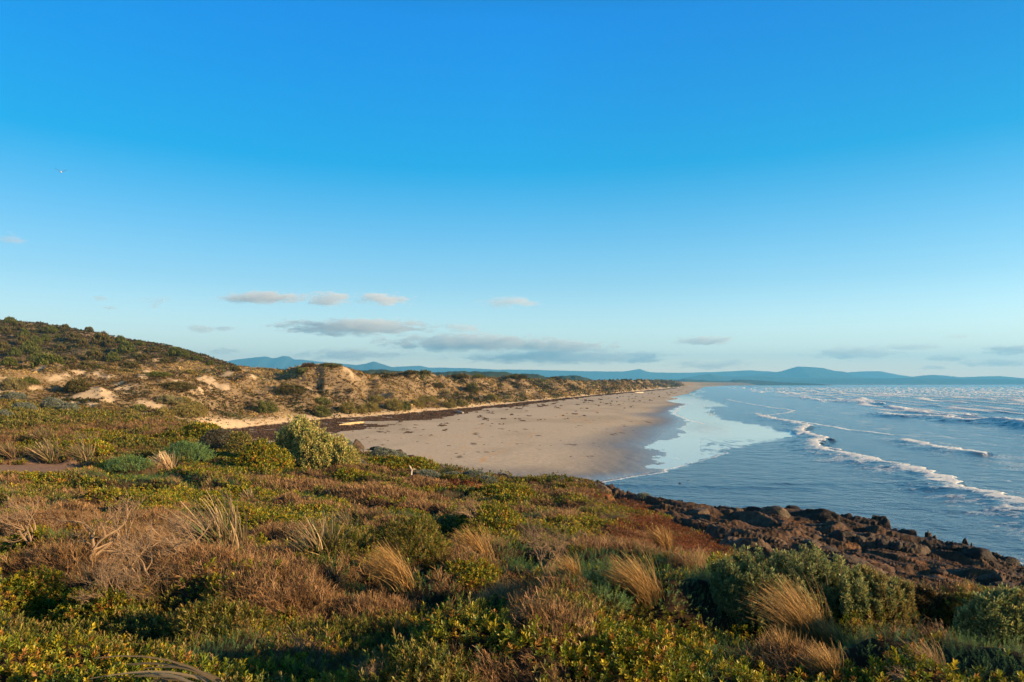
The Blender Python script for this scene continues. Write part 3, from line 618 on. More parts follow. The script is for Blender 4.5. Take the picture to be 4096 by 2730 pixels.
PR = {
 'G': ([p_rosette(k, 9, .034, .016, .06) for k in range(5)], [p_rosette(k+9, 5, .040, .021, .05) for k in range(4)]),
 'D': ([p_rosette(k+20, 10, .036, .011, .07, 1.0) for k in range(5)], [p_rosette(k+29, 5, .042, .017, .06, 1.0) for k in range(4)]),
 'B': ([p_broom(k, 9, .17, .0042) for k in range(6)], [p_broom(k+9, 4, .15, .007) for k in range(5)]),
 'S': ([p_spike(k) for k in range(4)], [p_spike(k+9, 9, .12, .028, .011) for k in range(4)]),
 'T': ([p_tuft(k, 10, .22, .0045, -.7) for k in range(5)], [p_tuft(k+9, 5, .20, .008, -.7, 2) for k in range(4)]),
 'R': ([p_spike(k+40, 10, .035, .02, .008) for k in range(3)], [p_rosette(k+50, 5, .035, .018, .03) for k in range(3)])}
PALETTE = {'G': [(.16, .165, .010), (.27, .23, .012), (.08, .10, .012), (.34, .25, .015), (.13, .155, .012), (.10, .13, .010), (.25, .20, .015), (.28, .13, .02)],
       'D': [(.09, .10, .014), (.15, .15, .018), (.06, .075, .012), (.22, .19, .03), (.20, .12, .025), (.26, .20, .06)],
       'B': [(.25, .132, .058), (.33, .185, .085), (.15, .078, .038), (.38, .23, .12), (.20, .13, .05), (.11, .065, .035)],
       'S': [(.10, .19, .06), (.14, .24, .08), (.08, .14, .06), (.17, .24, .05)],
       'T': [(.40, .24, .10), (.33, .19, .08), (.46, .30, .14), (.26, .15, .06)],
       'R': [(.30, .08, .02), (.24, .10, .03), (.36, .12, .03), (.18, .07, .03)]}
PAL = {k: np.array(v)*{'G': 1.15, 'D': 1.15, 'B': .80, 'S': 1.0, 'T': .95, 'R': .75}[k] for k, v in PALETTE.items()}
def pick(kind, n, shade=1.0):
    p_ = PAL[kind]; return p_[rng.integers(0, len(p_), n)]*(.75+.5*rng.random((n, 1)))*shade
WIND = np.array([-.45, .12, 0])

# ------------------------------------------------------------------ ground cover of the headland (stuff)
BIAS = [  # column, row, half width, half height, type
 (43, 608, 90, 26, 'G'), (130, 635, 130, 38, 'D'), (25, 545, 26, 18, 'G'), (600, 650, 110, 30, 'G'), (90, 662, 90, 26, 'G'), (400, 670, 90, 16, 'D'),
 (330, 540, 50, 24, 'D'), (200, 620, 70, 26, 'D'), (350, 612, 60, 20, 'B'), (150, 478, 60, 9, 'S'), (215, 475, 40, 7, 'G'), (105, 440, 35, 9, 'G'), (40, 418, 80, 9, 'D'), (70, 432, 60, 7, 'B'), (20, 428, 40, 6, 'D'), (150, 428, 50, 6, 'B'), (130, 447, 60, 6, 'D'), (150, 460, 60, 7, 'D'), (190, 436, 30, 7, 'D'),
 (130, 550, 120, 26, 'B'), (110, 580, 100, 22, 'B'), (280, 575, 40, 22, 'B'), (357, 478, 90, 13, 'B'), (65, 510, 66, 20, 'B'), (392, 506, 90, 13, 'B'), (545, 515, 50, 14, 'B'), (430, 540, 60, 16, 'G'), (560, 530, 50, 12, 'G'), (640, 620, 60, 20, 'G'), (450, 630, 70, 20, 'G'),
 (585, 562, 90, 30, 'S'), (345, 604, 30, 15, 'S'), (720, 600, 70, 30, 'S'), (900, 660, 140, 30, 'S'), (760, 640, 80, 36, 'S'), (500, 520, 40, 14, 'S'),
 (690, 548, 75, 20, 'R'), (640, 560, 70, 20, 'B'), (620, 540, 50, 18, 'B'), (190, 500, 80, 12, 'G'), (640, 600, 50, 18, 'S'), (500, 640, 60, 22, 'G'), (1000, 640, 60, 20, 'S'), (650, 530, 60, 20, 'R'), (660, 505, 60, 14, 'R'), (452, 486, 45, 6, 'R'), (560, 492, 60, 8, 'B'),
 (280, 660, 60, 12, 'D'), (500, 600, 40, 12, 'T'), (150, 520, 60, 14, 'G'), (240, 445, 22, 8, 'B'), (10, 440, 40, 8, 'B')]
stuff = {k: [] for k in PR}
def scatter_zone(d0, d1, spacing, lod, grow):
    n = int(1.9*math.log(d1/d0)/(spacing/F)**2) if grow else int(1.9*.5*(d1*d1-d0*d0)/spacing**2)
    u = rng.uniform(-.93, .93, n)
    d = d0*(d1/d0)**rng.random(n) if grow else np.sqrt(d0*d0+(d1*d1-d0*d0)*rng.random(n))
    x = u*d; y = d; z = gsample(ground, x, y); hd = gsample(is_head.astype(float), x, y)
    c = u*F+CX; r = HR+F*(EYE-z)/d
    pm = gsample(pathm, x, y); rkm = gsample(rockm.astype(float), x, y); bk = gsample(backrock.astype(float), x, y)
    keep = (hd > .9) & (rng.random(n) > pm*1.1) & (rng.random(n) > rkm*1.15) & (rng.random(n) > bk*.8) & (r < 712)
    x, y, z, c, r, d = [v[keep] for v in (x, y, z, c, r, d)]; n = len(x)
    types = 'GDBSTR'; sc = np.zeros((6, n))
    sc[0] = fbm(x/1.6, y/1.6, 3, 811)+.00; sc[1] = fbm(x/1.5, y/1.5, 3, 821)-.02; sc[2] = fbm(x/1.7, y/1.4, 3, 831)-.01; sc[3] = fbm(x/1.2, y/1.2, 3, 841)+.01; sc[4] = fbm(x/.9, y/.9, 3, 851)-.15; sc[5] = -1
    for (bc, br, bw, bh, ty) in BIAS:
        k = types.index(ty); g = 1-sstep(.4, 1.25, np.hypot((c-bc)/bw, (r-br)/bh)); sc[k] = np.maximum(sc[k], np.where(g > 0, sc[k] if ty != 'R' else .2, -9)+(.30 if ty != 'R' else .62)*g)
    sc += rng.normal(size=sc.shape)*.06
    ty = sc.argmax(0)
    h0 = gsample(mound, x, y); e1 = .15
    gx = (gsample(ground, x+e1, y)-gsample(ground, x-e1, y))/(2*e1); gy_ = (gsample(ground, x, y+e1)-gsample(ground, x, y-e1))/(2*e1)
    for k, tn in enumerate(types):
        I = np.where(ty == k)[0]
        if len(I) == 0: continue
        m_ = len(I); nrm = np.stack([-gx[I], -gy_[I], np.ones(m_)], 1)*.7
        sz = (spacing*1.45/.05 if not grow else spacing*1.55*d[I]/F/.05)*np.ones(m_)*(.7+.6*rng.random(m_))
        if not grow: sz = np.maximum(sz, .72)*(.7+.6*rng.random(m_))
        tall = {'G': 0, 'D': 0, 'B': 0, 'S': 0, 'T': 0, 'R': 0}[tn]
        up = nrm+rng.normal(size=(m_, 3))*.28+np.array([0, 0, .4])+WIND*({'B': .8, 'T': 1.0, 'S': .15}.get(tn, .1))
        if tn in 'BST': sz = sz*(.50 if grow else .62)
        sz = sz*(1-.35*sstep(540, 640, c[I])*sstep(11, 15, d[I]))
        zz = z[I]-.02+ (rng.random(m_)**2)*.07*np.minimum(sz, 1.5)
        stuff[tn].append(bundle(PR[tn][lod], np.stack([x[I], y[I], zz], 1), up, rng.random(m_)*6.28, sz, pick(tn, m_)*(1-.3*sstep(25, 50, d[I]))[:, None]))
scatter_zone(3.6, 8, .032, 0, False)
scatter_zone(8, 17, .047, 0, False)
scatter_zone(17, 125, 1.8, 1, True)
NAMES = {'G': ('leafy_ground_cover', 'mat of small yellow-green succulent leaves between the shrubs', M_LEAF), 'D': ('low_shrub_cover', 'carpet of dark green narrow-leaved low scrub on the headland', M_LEAF),
         'B': ('dry_heath', 'fine brown leafless heath twigs covering the headland slope', M_TWIG), 'S': ('spurge_cover', 'blue-green bottlebrush spurge stems spread through the scrub', M_LEAF),
         'T': ('dry_grass_cover', 'short straw-coloured grass scattered through the scrub', M_GRASS), 'R': ('red_ground_cover', 'rust-red creeping succulents on the slope above the rocks', M_LEAF)}
for k, lst in stuff.items():
    V, Fq, Cc = joinb(lst); nm, lab, mt = NAMES[k]
    ob = make_mesh(nm, V, Fq, mt, Cc); tag(ob, lab, 'ground cover', kind='stuff')
stuff = None

# ------------------------------------------------------------------ individual shrubs
def tube(pts, rad, n=6):
    pts = np.array(pts, float); V = []; Fq = []
    for k, p_ in enumerate(pts):
        t_ = pts[min(k+1, len(pts)-1)]-pts[max(k-1, 0)]; t_ /= np.linalg.norm(t_)+1e-9; a_ = np.cross(t_, (0, 0, 1) if abs(t_[2]) < .9 else (1, 0, 0)); a_ /= np.linalg.norm(a_); b_ = np.cross(t_, a_)
        for j in range(n): th = 2*math.pi*j/n; V.append(p_+rad[k]*(math.cos(th)*a_+math.sin(th)*b_))
    for k in range(len(pts)-1):
        for j in range(n): Fq.append([k*n+j, k*n+(j+1) % n, (k+1)*n+(j+1) % n, (k+1)*n+j])
    b0 = len(V); V.append(pts[-1]); V.append(pts[0])
    for j in range(n): Fq.append([(len(pts)-1)*n+j, (len(pts)-1)*n+(j+1) % n, b0, b0]); Fq.append([(j+1) % n, j, b0+1, b0+1])
    Fq = [f for f in Fq]
    return np.array(V), np.array(Fq)
def fix(Fq):            # degenerate quads -> keep as quads by nudging is ugly: caps are dropped instead
    return np.array([f for f in Fq if len(set(f)) == 4])
def shoots(base, a_, b_, h, n, seed, lean=(-.2, 0), r0=.02):
    r = np.random.default_rng(seed); L_ = []
    for k in range(n):
        th = r.random()*6.28; rr = math.sqrt(r.random())*.8; tip = np.array([base[0]+a_*rr*math.cos(th)+lean[0]*h, base[1]+b_*rr*math.sin(th), base[2]+h*(.95-.5*rr*rr)])
        b0 = np.array(base)+r.normal(size=3)*(a_*.08, b_*.08, 0); b0[2] = base[2]-.05; mid = b0*.5+tip*.5+r.normal(size=3)*a_*.08
        V, Fq = tube([b0, mid, tip], [r0, r0*.7, r0*.25], 5); L_.append((V, fix(Fq), np.tile((.12, .08, .05), (len(V), 1))))
    return joinb(L_)
def shrub(name, label, cat, x, y, z, a_, b_, h, kind, n, size, lod=0, colset=None, group=None, lump=.25, seed=0, upness=.4, mat=None, shell=.35, leanx=-.1):
    root = empty(name, (x, y, z), label, cat, group)
    r = np.random.default_rng(seed+77); th = r.random(n)*6.283; cz = r.random(n); sz_ = np.sqrt(1-cz**2)
    dirv = np.stack([np.cos(th)*sz_, np.sin(th)*sz_, cz], 1)
    rad = 1+lump*(fbm(dirv[:, 0]*2.4+seed, dirv[:, 1]*2.4+dirv[:, 2]*2, 3, seed)-.5)*2
    rad *= (1-shell*r.random(n)**2)
    pos = dirv*rad[:, None]*(a_, b_, h)
    pos[:, 0] += leanx*pos[:, 2]; gx = gsample(ground, x+pos[:, 0], y+pos[:, 1]); pos += (x, y, 0); pos[:, 2] = np.maximum(pos[:, 2]+z-.05, gx-.02)
    up = dirv*(1/a_, 1/b_, 1/h); up /= np.linalg.norm(up, axis=1, keepdims=True); up = up*(1-upness)+np.array([leanx, 0, upness])+r.normal(size=(n, 3))*.22
    cl = (np.array(colset)[r.integers(0, len(colset), n)]*(.75+.5*r.random((n, 1)))) if colset is not None else pick(kind, n)
    V, Fq, Cc = bundle(PR[kind][lod] if isinstance(kind, str) else kind, pos, up, r.random(n)*6.28, size*(.7+.6*r.random(n)), cl)
    part('foliage', V, Fq, mat or (M_TWIG if kind == 'B' else M_LEAF), Cc, root)
    V, Fq, Cc = shoots((x, y, z), a_, b_, h*.85, max(5, int(8)), seed, r0=max(.01, h*.025)); part('branches', V, Fq, M_TWIG, Cc, root)
    return root
GG = 'green leafy shrubs on the headland'; HB = 'brown heath bushes on the headland'
SH = [ # column, foot row, half width px, height m, type, label, group
 (222, 520, 34, .42, 'G', 'bright yellow-green rounded shrub right behind the tall strap-leaved clump'),
 (262, 470, 26, 1.5, 'G', 'leafy green shrub leaning against the left side of the tall yellow-green bush'),
 (240, 458, 13, 1.7, 'D', 'dark green bush at the beach edge left of the tall yellow-green bush'),
 (352, 484, 19, .75, 'G', 'small dark-based green shrub below the right end of the tall yellow-green bush'),
 (398, 470, 40, .7, 'G', 'long low green shrub sloping down below the silver shrubs'),
 (410, 562, 40, .62, 'D', 'big dark green shrub with a deep shadow on its left, in mid slope'),
 (335, 566, 34, .45, 'D', 'dark green shrub left of the big shadowed one'),
 (488, 522, 34, .42, 'G', 'bright green cushion shrub in the middle of the slope'),
 (500, 496, 30, .5, 'G', 'yellow-green shrub at the brow where the slope meets the sand'),
 (470, 588, 32, .3, 'G', 'low red-tipped green shrub beside the bent tussock'),
 (95, 618, 44, .34, 'G', 'large-leaved green shrub at lower left with orange-edged leaves'),
 (215, 640, 50, .36, 'D', 'olive shrub with narrow upright leaves above the broken strap leaves'),
 (30, 600, 34, .34, 'G', 'yellow-green large-leaved shrub at the left edge'),
 (640, 682, 62, .34, 'G', 'bright green leafy shrub at the bottom, right of centre'),
 (425, 705, 60, .3, 'D', 'dark olive shrub at the bottom edge left of centre'),
 (125, 476, 20, .5, 'S', 'blue-green spurge clump left of the straw-coloured strap leaves'),
 (185, 462, 24, .9, 'S', 'tall blue-green spurge clump behind the sandy track'),
 (240, 500, 28, .5, 'G', 'green shrub mat below the straw-coloured strap leaves'),
 (600, 600, 30, .22, 'S', 'blue-green spurge clump left of the long golden tussock'),
 (350, 606, 20, .22, 'S', 'bright green spurge clump under the bent golden tussock'),
 (975, 636, 26, .45, 'D', 'dark shrub left of the bush in the right corner'),
 (80, 455, 26, .8, 'G', 'dark green shrub on the near rise behind the straw tussocks'),
 (200, 441, 26, 1.2, 'G', 'bright green shrub on the near rise left of the grey-brown bush')]
for k, (c, r, hw, h, ty, lab) in enumerate(SH):
    x, y, z = hit(c, r, 4.0); a_ = hw*y/F; b_ = min(a_*.8, .9+.2*a_); lod = 0 if y < 16 else 1
    size = 1.0 if y < 16 else max(1.0, 2.6*y/F/.05)
    n = int(min(9000, 5.5*(a_*b_*3.14+a_*h*3)/(.05*size)**2*.55))
    shrub({'G': 'green_shrub', 'D': 'green_shrub', 'S': 'spurge_plant'}[ty], lab, 'shrub', x, y+b_*.3, z-.05, a_, b_, h, ty, n, size, lod, seed=900+k, lump=.3)
HE = [(200, 575, 50, .42, 'wind-shorn brown heath bush with a dark hollow under it on the left'), (130, 560, 45, .35, 'brown heath bush at the left, behind the leafy large-leaved shrub'), (268, 600, 44, .36, 'round brown twiggy bush left of the lower golden shrub mat'),
      (370, 500, 52, .6, 'long dark brown heath bush left of the pale driftwood stump'), (300, 492, 44, .5, 'brown heath bush under the tall yellow-green bush'), (420, 490, 30, .5, 'rounded brown bush just below the pale driftwood stump'),
      (560, 640, 36, .3, 'pale brown heath bush in the lower middle'), (150, 527, 44, .35, 'brown twiggy bush above the bare forked branches'), (480, 604, 36, .22, 'grey-brown twiggy patch right of the bent tussock'), (40, 530, 44, .4, 'tangled brown bush at the left edge'), (800, 680, 46, .28, 'brown twiggy bush at the bottom right'), (375, 620, 40, .3, 'brown heath bush at lower centre-left')]
for k, (c, r, hw, h, lab) in enumerate(HE):
    x, y, z = hit(c, r, 4.0); a_ = hw*y/F; b_ = min(a_*.8, .9+.2*a_); lod = 0 if y < 18 else 1; size = .9 if y < 18 else max(.9, 1.8*y/F/.05)
    h *= .75; n = int(min(6000, 4*(a_*b_*3.14+a_*h*3)/(.06*size)**2*.5))
    shrub('heath_bush', lab, 'bush', x, y+b_*.3, z-.05, a_, b_, h, 'B', n, size, lod, seed=1000+k, lump=.25, upness=.55, leanx=-.4)
# silver cushion bushes
SIL = [(.16, .185, .145), (.21, .225, .17), (.12, .155, .13), (.23, .22, .15)]
for k, (c, r, hw, hp, lab) in enumerate([(383, 457, 13, 9, 'pale silver-green cushion bush nearest the low rock line'), (357, 466, 8, 7, 'small round silver bush at the foot of the tall yellow-green bush'), (396, 462, 12, 8, 'silver bush between the rock line and the long green shrub'), (474, 479, 12, 8, 'rounded silver bush at the sand edge, left of a pair'), (487, 483, 9, 8, 'rounded silver bush at the sand edge, right of a pair'), (455, 477, 10, 5, 'low silver-green bush left of the pair at the sand edge'),
     (338, 445, 12, 6, 'dull silver bush behind the right end of the tall yellow-green bush'), (22, 411, 10, 8, 'grey cushion bush on the far left rise, left of the bluish pair'), (52, 411, 11, 12, 'large blue-grey cushion bush on the left rise'), (68, 413, 10, 9, 'blue-grey cushion bush touching the large one on the right'), (14, 402, 9, 6, 'dark blue-grey bush behind the grey one at far left'), (649, 492, 7, 4.5, 'small silver-green bush among the rocks by the water'), (3, 420, 8, 9, 'grey bush cut by the left edge of the picture'), (220, 452, 20, 22, 'big grey-brown rounded bush above the track by the seaweed'), (425, 477, 14, 6, 'loose silver shrub on the slope behind the driftwood stump')]):
    x, y, z = hit(c, r, 20) if c != 649 else rock_hit(644, 499)
    a_ = hw*y/F; h = hp*y/F; size = max(1, 1.35*y/F/.05); n = int(8*(a_*a_*3+a_*h*3)/(.05*size)**2*.5)
    cs = SIL if k != 13 else [(.12, .085, .05), (.17, .13, .08), (.17, .19, .13), (.10, .075, .045)]
    shrub('cushion_bush', lab, 'bush', x, y+a_*.3, z-.1, a_, a_*.85, h, 'D', n, size, 1, cs, seed=1100+k, lump=.22, shell=.15)
# saltbushes with many upright leafy shoots
SB_PALE = [(.34, .32, .09), (.41, .36, .11), (.23, .26, .08), (.45, .35, .12)]
SB_DARK = [(.17, .21, .075), (.26, .28, .10), (.10, .135, .05), (.38, .34, .12)]
def saltbush(label, c, r, cw, prof, colset, nshoot, leaf, seed, group=None, depth=.5, lodn=60, warm=None):
    """prof: list of (column offset, crown height px above the foot)"""
    x0, y0, z0 = hit(c, r, 4); root = empty('saltbush', (x0, y0, z0), label, 'bush', group); rg = np.random.default_rng(seed); k_ = y0/F
    Ls, Bs = [], []
    for s_ in range(nshoot):
        oc = rg.uniform(-cw, cw); top = np.interp(oc, *zip(*prof))*k_; dy = rg.uniform(-1, 1)*cw*k_*depth*math.sqrt(max(0.02, 1-(oc/cw)**2))
        fx = x0+oc*k_; fy = y0+cw*k_*depth*.6+dy; top *= (.45+.72*rg.random()**1.6)*.97*(1-.25*abs(dy)/(cw*k_*depth+1e-6)); gz0 = gz(fx, fy)
        hgt = max(top, .12); tip = np.array([fx-.12*hgt, fy, z0*.5+gz0*.5+hgt]); n = lodn; t_ = rg.random(n)**.7
        wr_ = hgt*.085*(1.12-t_)*(.5+.8*rg.random(n)); th = rg.random(n)*6.28
        foot = np.array([fx, fy, gz0]); pos = foot+(tip-foot)*t_[:, None]; pos[:, 0] += np.cos(th)*wr_; pos[:, 1] += np.sin(th)*wr_
        up = np.stack([np.cos(th)*.8, np.sin(th)*.8, np.full(n, .9)], 1)
        cl = np.array(colset)[rg.integers(0, len(colset), n)]*(.7+.6*rg.random((n, 1)))
        if warm and oc > cw*.35 and rg.random() < .6: cl = cl*.5+np.array(warm)*.5
        Ls.append(bundle(PR['D'][1], pos, up, th, leaf*(.7+.6*rg.random(n)), cl))
        if s_ % 3 == 0:
            V, Fq = tube([foot+(0, 0, -.05), foot*.5+tip*.5, tip], [hgt*.02, hgt*.014, hgt*.005], 5); Bs.append((V, fix(Fq), np.tile((.16, .11, .07), (len(V), 1))))
    V, Fq, Cc = joinb(Ls); part('foliage', V, Fq, M_LEAF, Cc, root); V, Fq, Cc = joinb(Bs); part('branches', V, Fq, M_TWIG, Cc, root)
    return root
saltbush('tall pale yellow-green bush leaning left, standing over the beach', 315, 472, 38, [(-38, 34), (-20, 50), (-5, 47), (10, 38), (25, 28), (38, 16)], SB_PALE, 170, 4.3, 1201, depth=.55, lodn=70)
saltbush('large grey-green bush with upright leafy shoots in front of the dark rocks', 828, 628, 106, [(-106, 22), (-95, 40), (-75, 60), (-50, 66), (-20, 62), (20, 58), (60, 44), (90, 34), (106, 18)], SB_DARK, 420, .78, 1202, depth=.35, lodn=80, warm=(.30, .19, .05))
saltbush('grey-green bush cut off by the right edge of the picture', 1010, 640, 40, [(-40, 26), (-20, 42), (0, 40), (20, 50), (40, 50)], SB_DARK, 150, 1.0, 1203, depth=.4, lodn=60, warm=(.28, .15, .05))
saltbush('dark brownish bush between the large bush and the right corner bush', 935, 618, 20, [(-20, 22), (0, 26), (20, 14)], [(.10, .075, .03), (.13, .08, .03), (.07, .07, .03)], 60, .95, 1204, depth=.5, lodn=50)

# ------------------------------------------------------------------ tussocks of golden grass
def tussock(label, c, r, hpx, lean, n, seed, colr=((.42, .235, .07), (.33, .175, .05), (.50, .31, .11), (.20, .12, .04)), wide=.5, name='grass_tussock', bw=.55, base=.12, group=None, stiff=.5):
    x, y, z = hit(c, r, 4); k_ = y/F; H = hpx*k_*(.78 if name == 'grass_tussock' else .72); n = int(n*(1.8 if name == 'grass_tussock' else 1.5)); rg = np.random.default_rng(seed); Q, S = [], []; cl = []
    root = empty(name, (x, y, z), label, 'grass tussock', group); colr = np.array(colr)
    for k in range(n):
        p_ = np.array([x, y, z-.02])+np.array([rg.normal()*base*H*1.3, rg.normal()*base*H*.6, 0]); h = H*(.5+.62*rg.random()); pts = [p_.copy()]; lean_ = lean*rg.uniform(.45, 1.35)
        v = np.array([lean_*.35+rg.normal()*wide*.35, rg.normal()*wide*.35, 1.]); seg = 6
        for s_ in range(seg):
            v = v/np.linalg.norm(v); p_ = p_+v*h*1.25/seg; pts.append(p_.copy()); v = v+np.array([lean_*(.17+.10*rg.random())*stiff*2, rg.normal()*.05, -.03])
        t_ = rg.random()*3.14; side = np.array([math.cos(t_), math.sin(t_)*.5, .2]); side /= np.linalg.norm(side); c0 = len(Q); ribbon(Q, S, pts, bw*k_, bw*k_*.3, side, .75+.5*rg.random()); cl += [colr[rg.integers(0, len(colr))]]*(len(Q)-c0)
    pk = pack(Q, S); Cc = np.repeat(np.array(cl), 4, axis=0)*pk['sh'][:, None]
    part('blades', pk['V'], pk['F'], M_GRASS, Cc, root)
    return root
TG = 'golden tussocks bent by the wind'
tussock('bent golden tussock, the leftmost of those on the slope', 402, 590, 52, -1.0, 420, 1301)
tussock('golden tussock behind the others, right of the big dark shrub', 483, 566, 42, -.85, 340, 1302)
tussock('sparse golden tussock just right of the tangled brown twigs', 575, 579, 30, -.8, 200, 1303)
tussock('long bright golden tussock in the centre right of the slope', 648, 608, 56, -.85, 480, 1304)
tussock('small golden tussock beside the bare brown ground above the others', 666, 552, 26, -.6, 260, 1305)
tussock('tall golden tussock standing in front of the large grey-green bush', 812, 650, 80, -.8, 480, 1306)
tussock('golden tussock right of the tallest one, below the large bush', 840, 652, 34, -.7, 260, 1307)
tussock('upright golden tussock left of the lowest one at the bottom right', 788, 672, 46, -.35, 340, 1308, wide=.7)
tussock('lowest golden tussock at the bottom right', 834, 684, 44, -.6, 300, 1309, wide=.6)
tussock('thin brown tussock near the bottom right corner', 935, 672, 40, -.8, 170, 1310, colr=((.30, .18, .08), (.24, .15, .06)))
tussock('small rusty tussock by the bare red rock at the brow', 480, 493, 9, -.3, 160, 1311, colr=((.40, .16, .05), (.32, .14, .05)), wide=.9)
# strap-leaved clumps
STR = ((.36, .25, .13), (.26, .17, .08), (.10, .12, .04), (.44, .31, .17), (.18, .12, .06), (.13, .10, .05))
def straps(label, c, r, hpx, n, seed, lean=-.7, wide=1.0, bw=2.0, colr=STR): return tussock(label, c, r, hpx, lean, int(n*1.4), seed, colr, wide, 'strap_leaf_clump', bw*.75, .12, None, .42)
straps('tall strap-leaved clump with green and straw blades in the left foreground', 222, 556, 72, 130, 1401, -.75, 1.0, 2.2)
straps('strap-leaved clump right of the tall one', 322, 560, 56, 90, 1402, -.3, 1.4, 1.9)
straps('straw-coloured strap-leaved clump at the near edge of the sandy track', 168, 474, 24, 110, 1403, -.75, .9, 1.3, ((.60, .42, .24), (.50, .34, .18)))
straps('dark spiky clump on the sandy track, left of its neighbour', 50, 464, 28, 100, 1404, -.55, 1.5, 1.3)
straps('spiky clump on the sandy track, right of its neighbour', 84, 462, 26, 110, 1405, -.8, 1.3, 1.2)
straps('spread of straw-coloured blades above the track', 42, 443, 17, 110, 1406, -.7, 1.6, 1.1, ((.27, .175, .09), (.21, .135, .065), (.12, .11, .04)))
straps('straw-coloured blades running up the rise from the track', 88, 448, 20, 110, 1407, -.7, 1.6, 1.1, ((.27, .175, .09), (.21, .135, .065), (.12, .11, .04)))
straps('pale blades at the left edge above the track', 10, 458, 18, 80, 1408, -.7, 1.4, 1.1, ((.27, .175, .09), (.21, .135, .065)))
straps('flattened patch of straw blades in the middle of the left slope', 345, 528, 22, 70, 1409, -.8, 1.2, 1.1)
straps('small pale broken blades on the slope below the tall bush', 250, 470+32, 16, 50, 1410, -.4, 1.2, 1.1)
# broken dead strap leaves lying at the bottom
x, y, z = hit(232, 700, 3.5); root = empty('strap_leaf_clump', (x, y, z), 'dead grey strap leaves bent flat at the bottom left', 'strap-leaf plant'); Q, S, cl = [], [], []
rg = np.random.default_rng(1450)
for k in range(26):
    p_ = np.array([x+rg.normal()*.05, y+rg.normal()*.06, z+.02]); an = rg.uniform(-.2, .75); Ln = rg.uniform(.5, 1.05); pts = [p_.copy()]; v = np.array([-math.cos(an), rg.uniform(-.1, .35), math.sin(an)*.95])
    for s_ in range(6): p_ = p_+v/np.linalg.norm(v)*Ln/6; pts.append(p_.copy()); v = v+np.array([-.10, 0, -.14])
    c0 = len(Q); sd_ = np.array([.1, .4, .9]); ribbon(Q, S, pts, rg.uniform(.012, .022), .006, sd_/np.linalg.norm(sd_), rg.uniform(.7, 1.2)); cl += [np.array(STR[rg.choice([0, 1, 3, 4])])*(.75, .8, .9)]*(len(Q)-c0)
pk = pack(Q, S); part('blades', pk['V'], pk['F'], M_GRASS, np.repeat(np.array(cl), 4, axis=0)*pk['sh'][:, None], root)

# ------------------------------------------------------------------ bare dead branches
def branch_rec(L_, p0, v, Ln, r0, depth, rg, wind):
    pts = [p0]; n = 4; p_ = p0
    for k in range(n):
        v = v+rg.normal(size=3)*.16+wind*.12; v /= np.linalg.norm(v); p_ = p_+v*Ln/n; pts.append(p_)
    V, Fq = tube(pts, list(np.linspace(r0, r0*.55, n+1)), 5); L_.append((V, fix(Fq), np.tile(np.array((.25, .165, .10))*(.7+.5*rg.random()), (len(V), 1))))
    if depth > 0:
        for k in range(3 if depth > 1 else 3):
            q0 = pts[rg.integers(2, n+1)]; branch_rec(L_, q0, v+rg.normal(size=3)*(.55, .45, .4)+np.array([0, 0, .25]), Ln*(.55+.25*rg.random()), r0*.58, depth-1, rg, wind)
def dead_shrub(label, c, r, hpx, seed, stems=3, depth=3, thick=1.0, windx=-1):
    x, y, z = hit(c, r, 4); k_ = y/F; root = empty('dead_shrub', (x, y, z), label, 'dead shrub'); rg = np.random.default_rng(seed); L_ = []
    for s_ in range(stems): branch_rec(L_, np.array([x+rg.normal()*.03, y+rg.normal()*.03, z-.05]), np.array([rg.normal()*.5, rg.normal()*.3, 1.]), hpx*k_*.55, 1.15*k_*thick, depth, rg, np.array([windx*.8, 0, 0]))
    V, Fq, Cc = joinb(L_); part('branches', V, Fq, M_WOOD, Cc, root)
dead_shrub('bare forked branches standing in front of the tall strap-leaved clump', 92, 560, 58, 1501, 3, 4, 1.5, -.2)
dead_shrub('second bare forked shrub leaning right beside the first', 112, 565, 56, 1502, 2, 4, 1.4, .2)
dead_shrub('wind-swept leafless shrub with a short dark trunk', 146, 590, 50, 1503, 3, 5, 1.3, -1)
dead_shrub('wind-swept leafless shrub with long sideways branches', 205, 572, 56, 1504, 4, 5, 1.2, -1)
dead_shrub('bare twigs swept left at the left edge', 30, 545, 44, 1505, 4, 5, 1.0, -1)
dead_shrub('tangle of curly bare twigs in the middle of the slope', 543, 572, 44, 1506, 5, 5, .9, -.4)
dead_shrub('fan of fine bare twigs below the wind-swept shrubs', 120, 612, 48, 1507, 6, 5, .8, .1)
dead_shrub('bare twisted branch lying in the leaves at lower right', 655, 655, 24, 1508, 2, 3, 1.6, -1.6)
dead_shrub('crooked bare twigs at the bottom, right of the dead strap leaves', 300, 665, 40, 1509, 3, 3, .8, -.3)
dead_shrub('bare twigs at the bottom centre-left', 370, 690, 36, 1510, 4, 4, .8, -.3)
dead_shrub('pale bare twigs behind the middle green cushion shrub', 480, 525, 26, 1511, 4, 4, .8, -1)
dead_shrub('dark bare branch lying near the small upper tussock', 590, 545, 14, 1512, 2, 3, 1.0, -2)
dead_shrub('silvery bare branch at the right of the bright bottom shrub', 905, 690, 30, 1513, 2, 4, 1.1, -1)

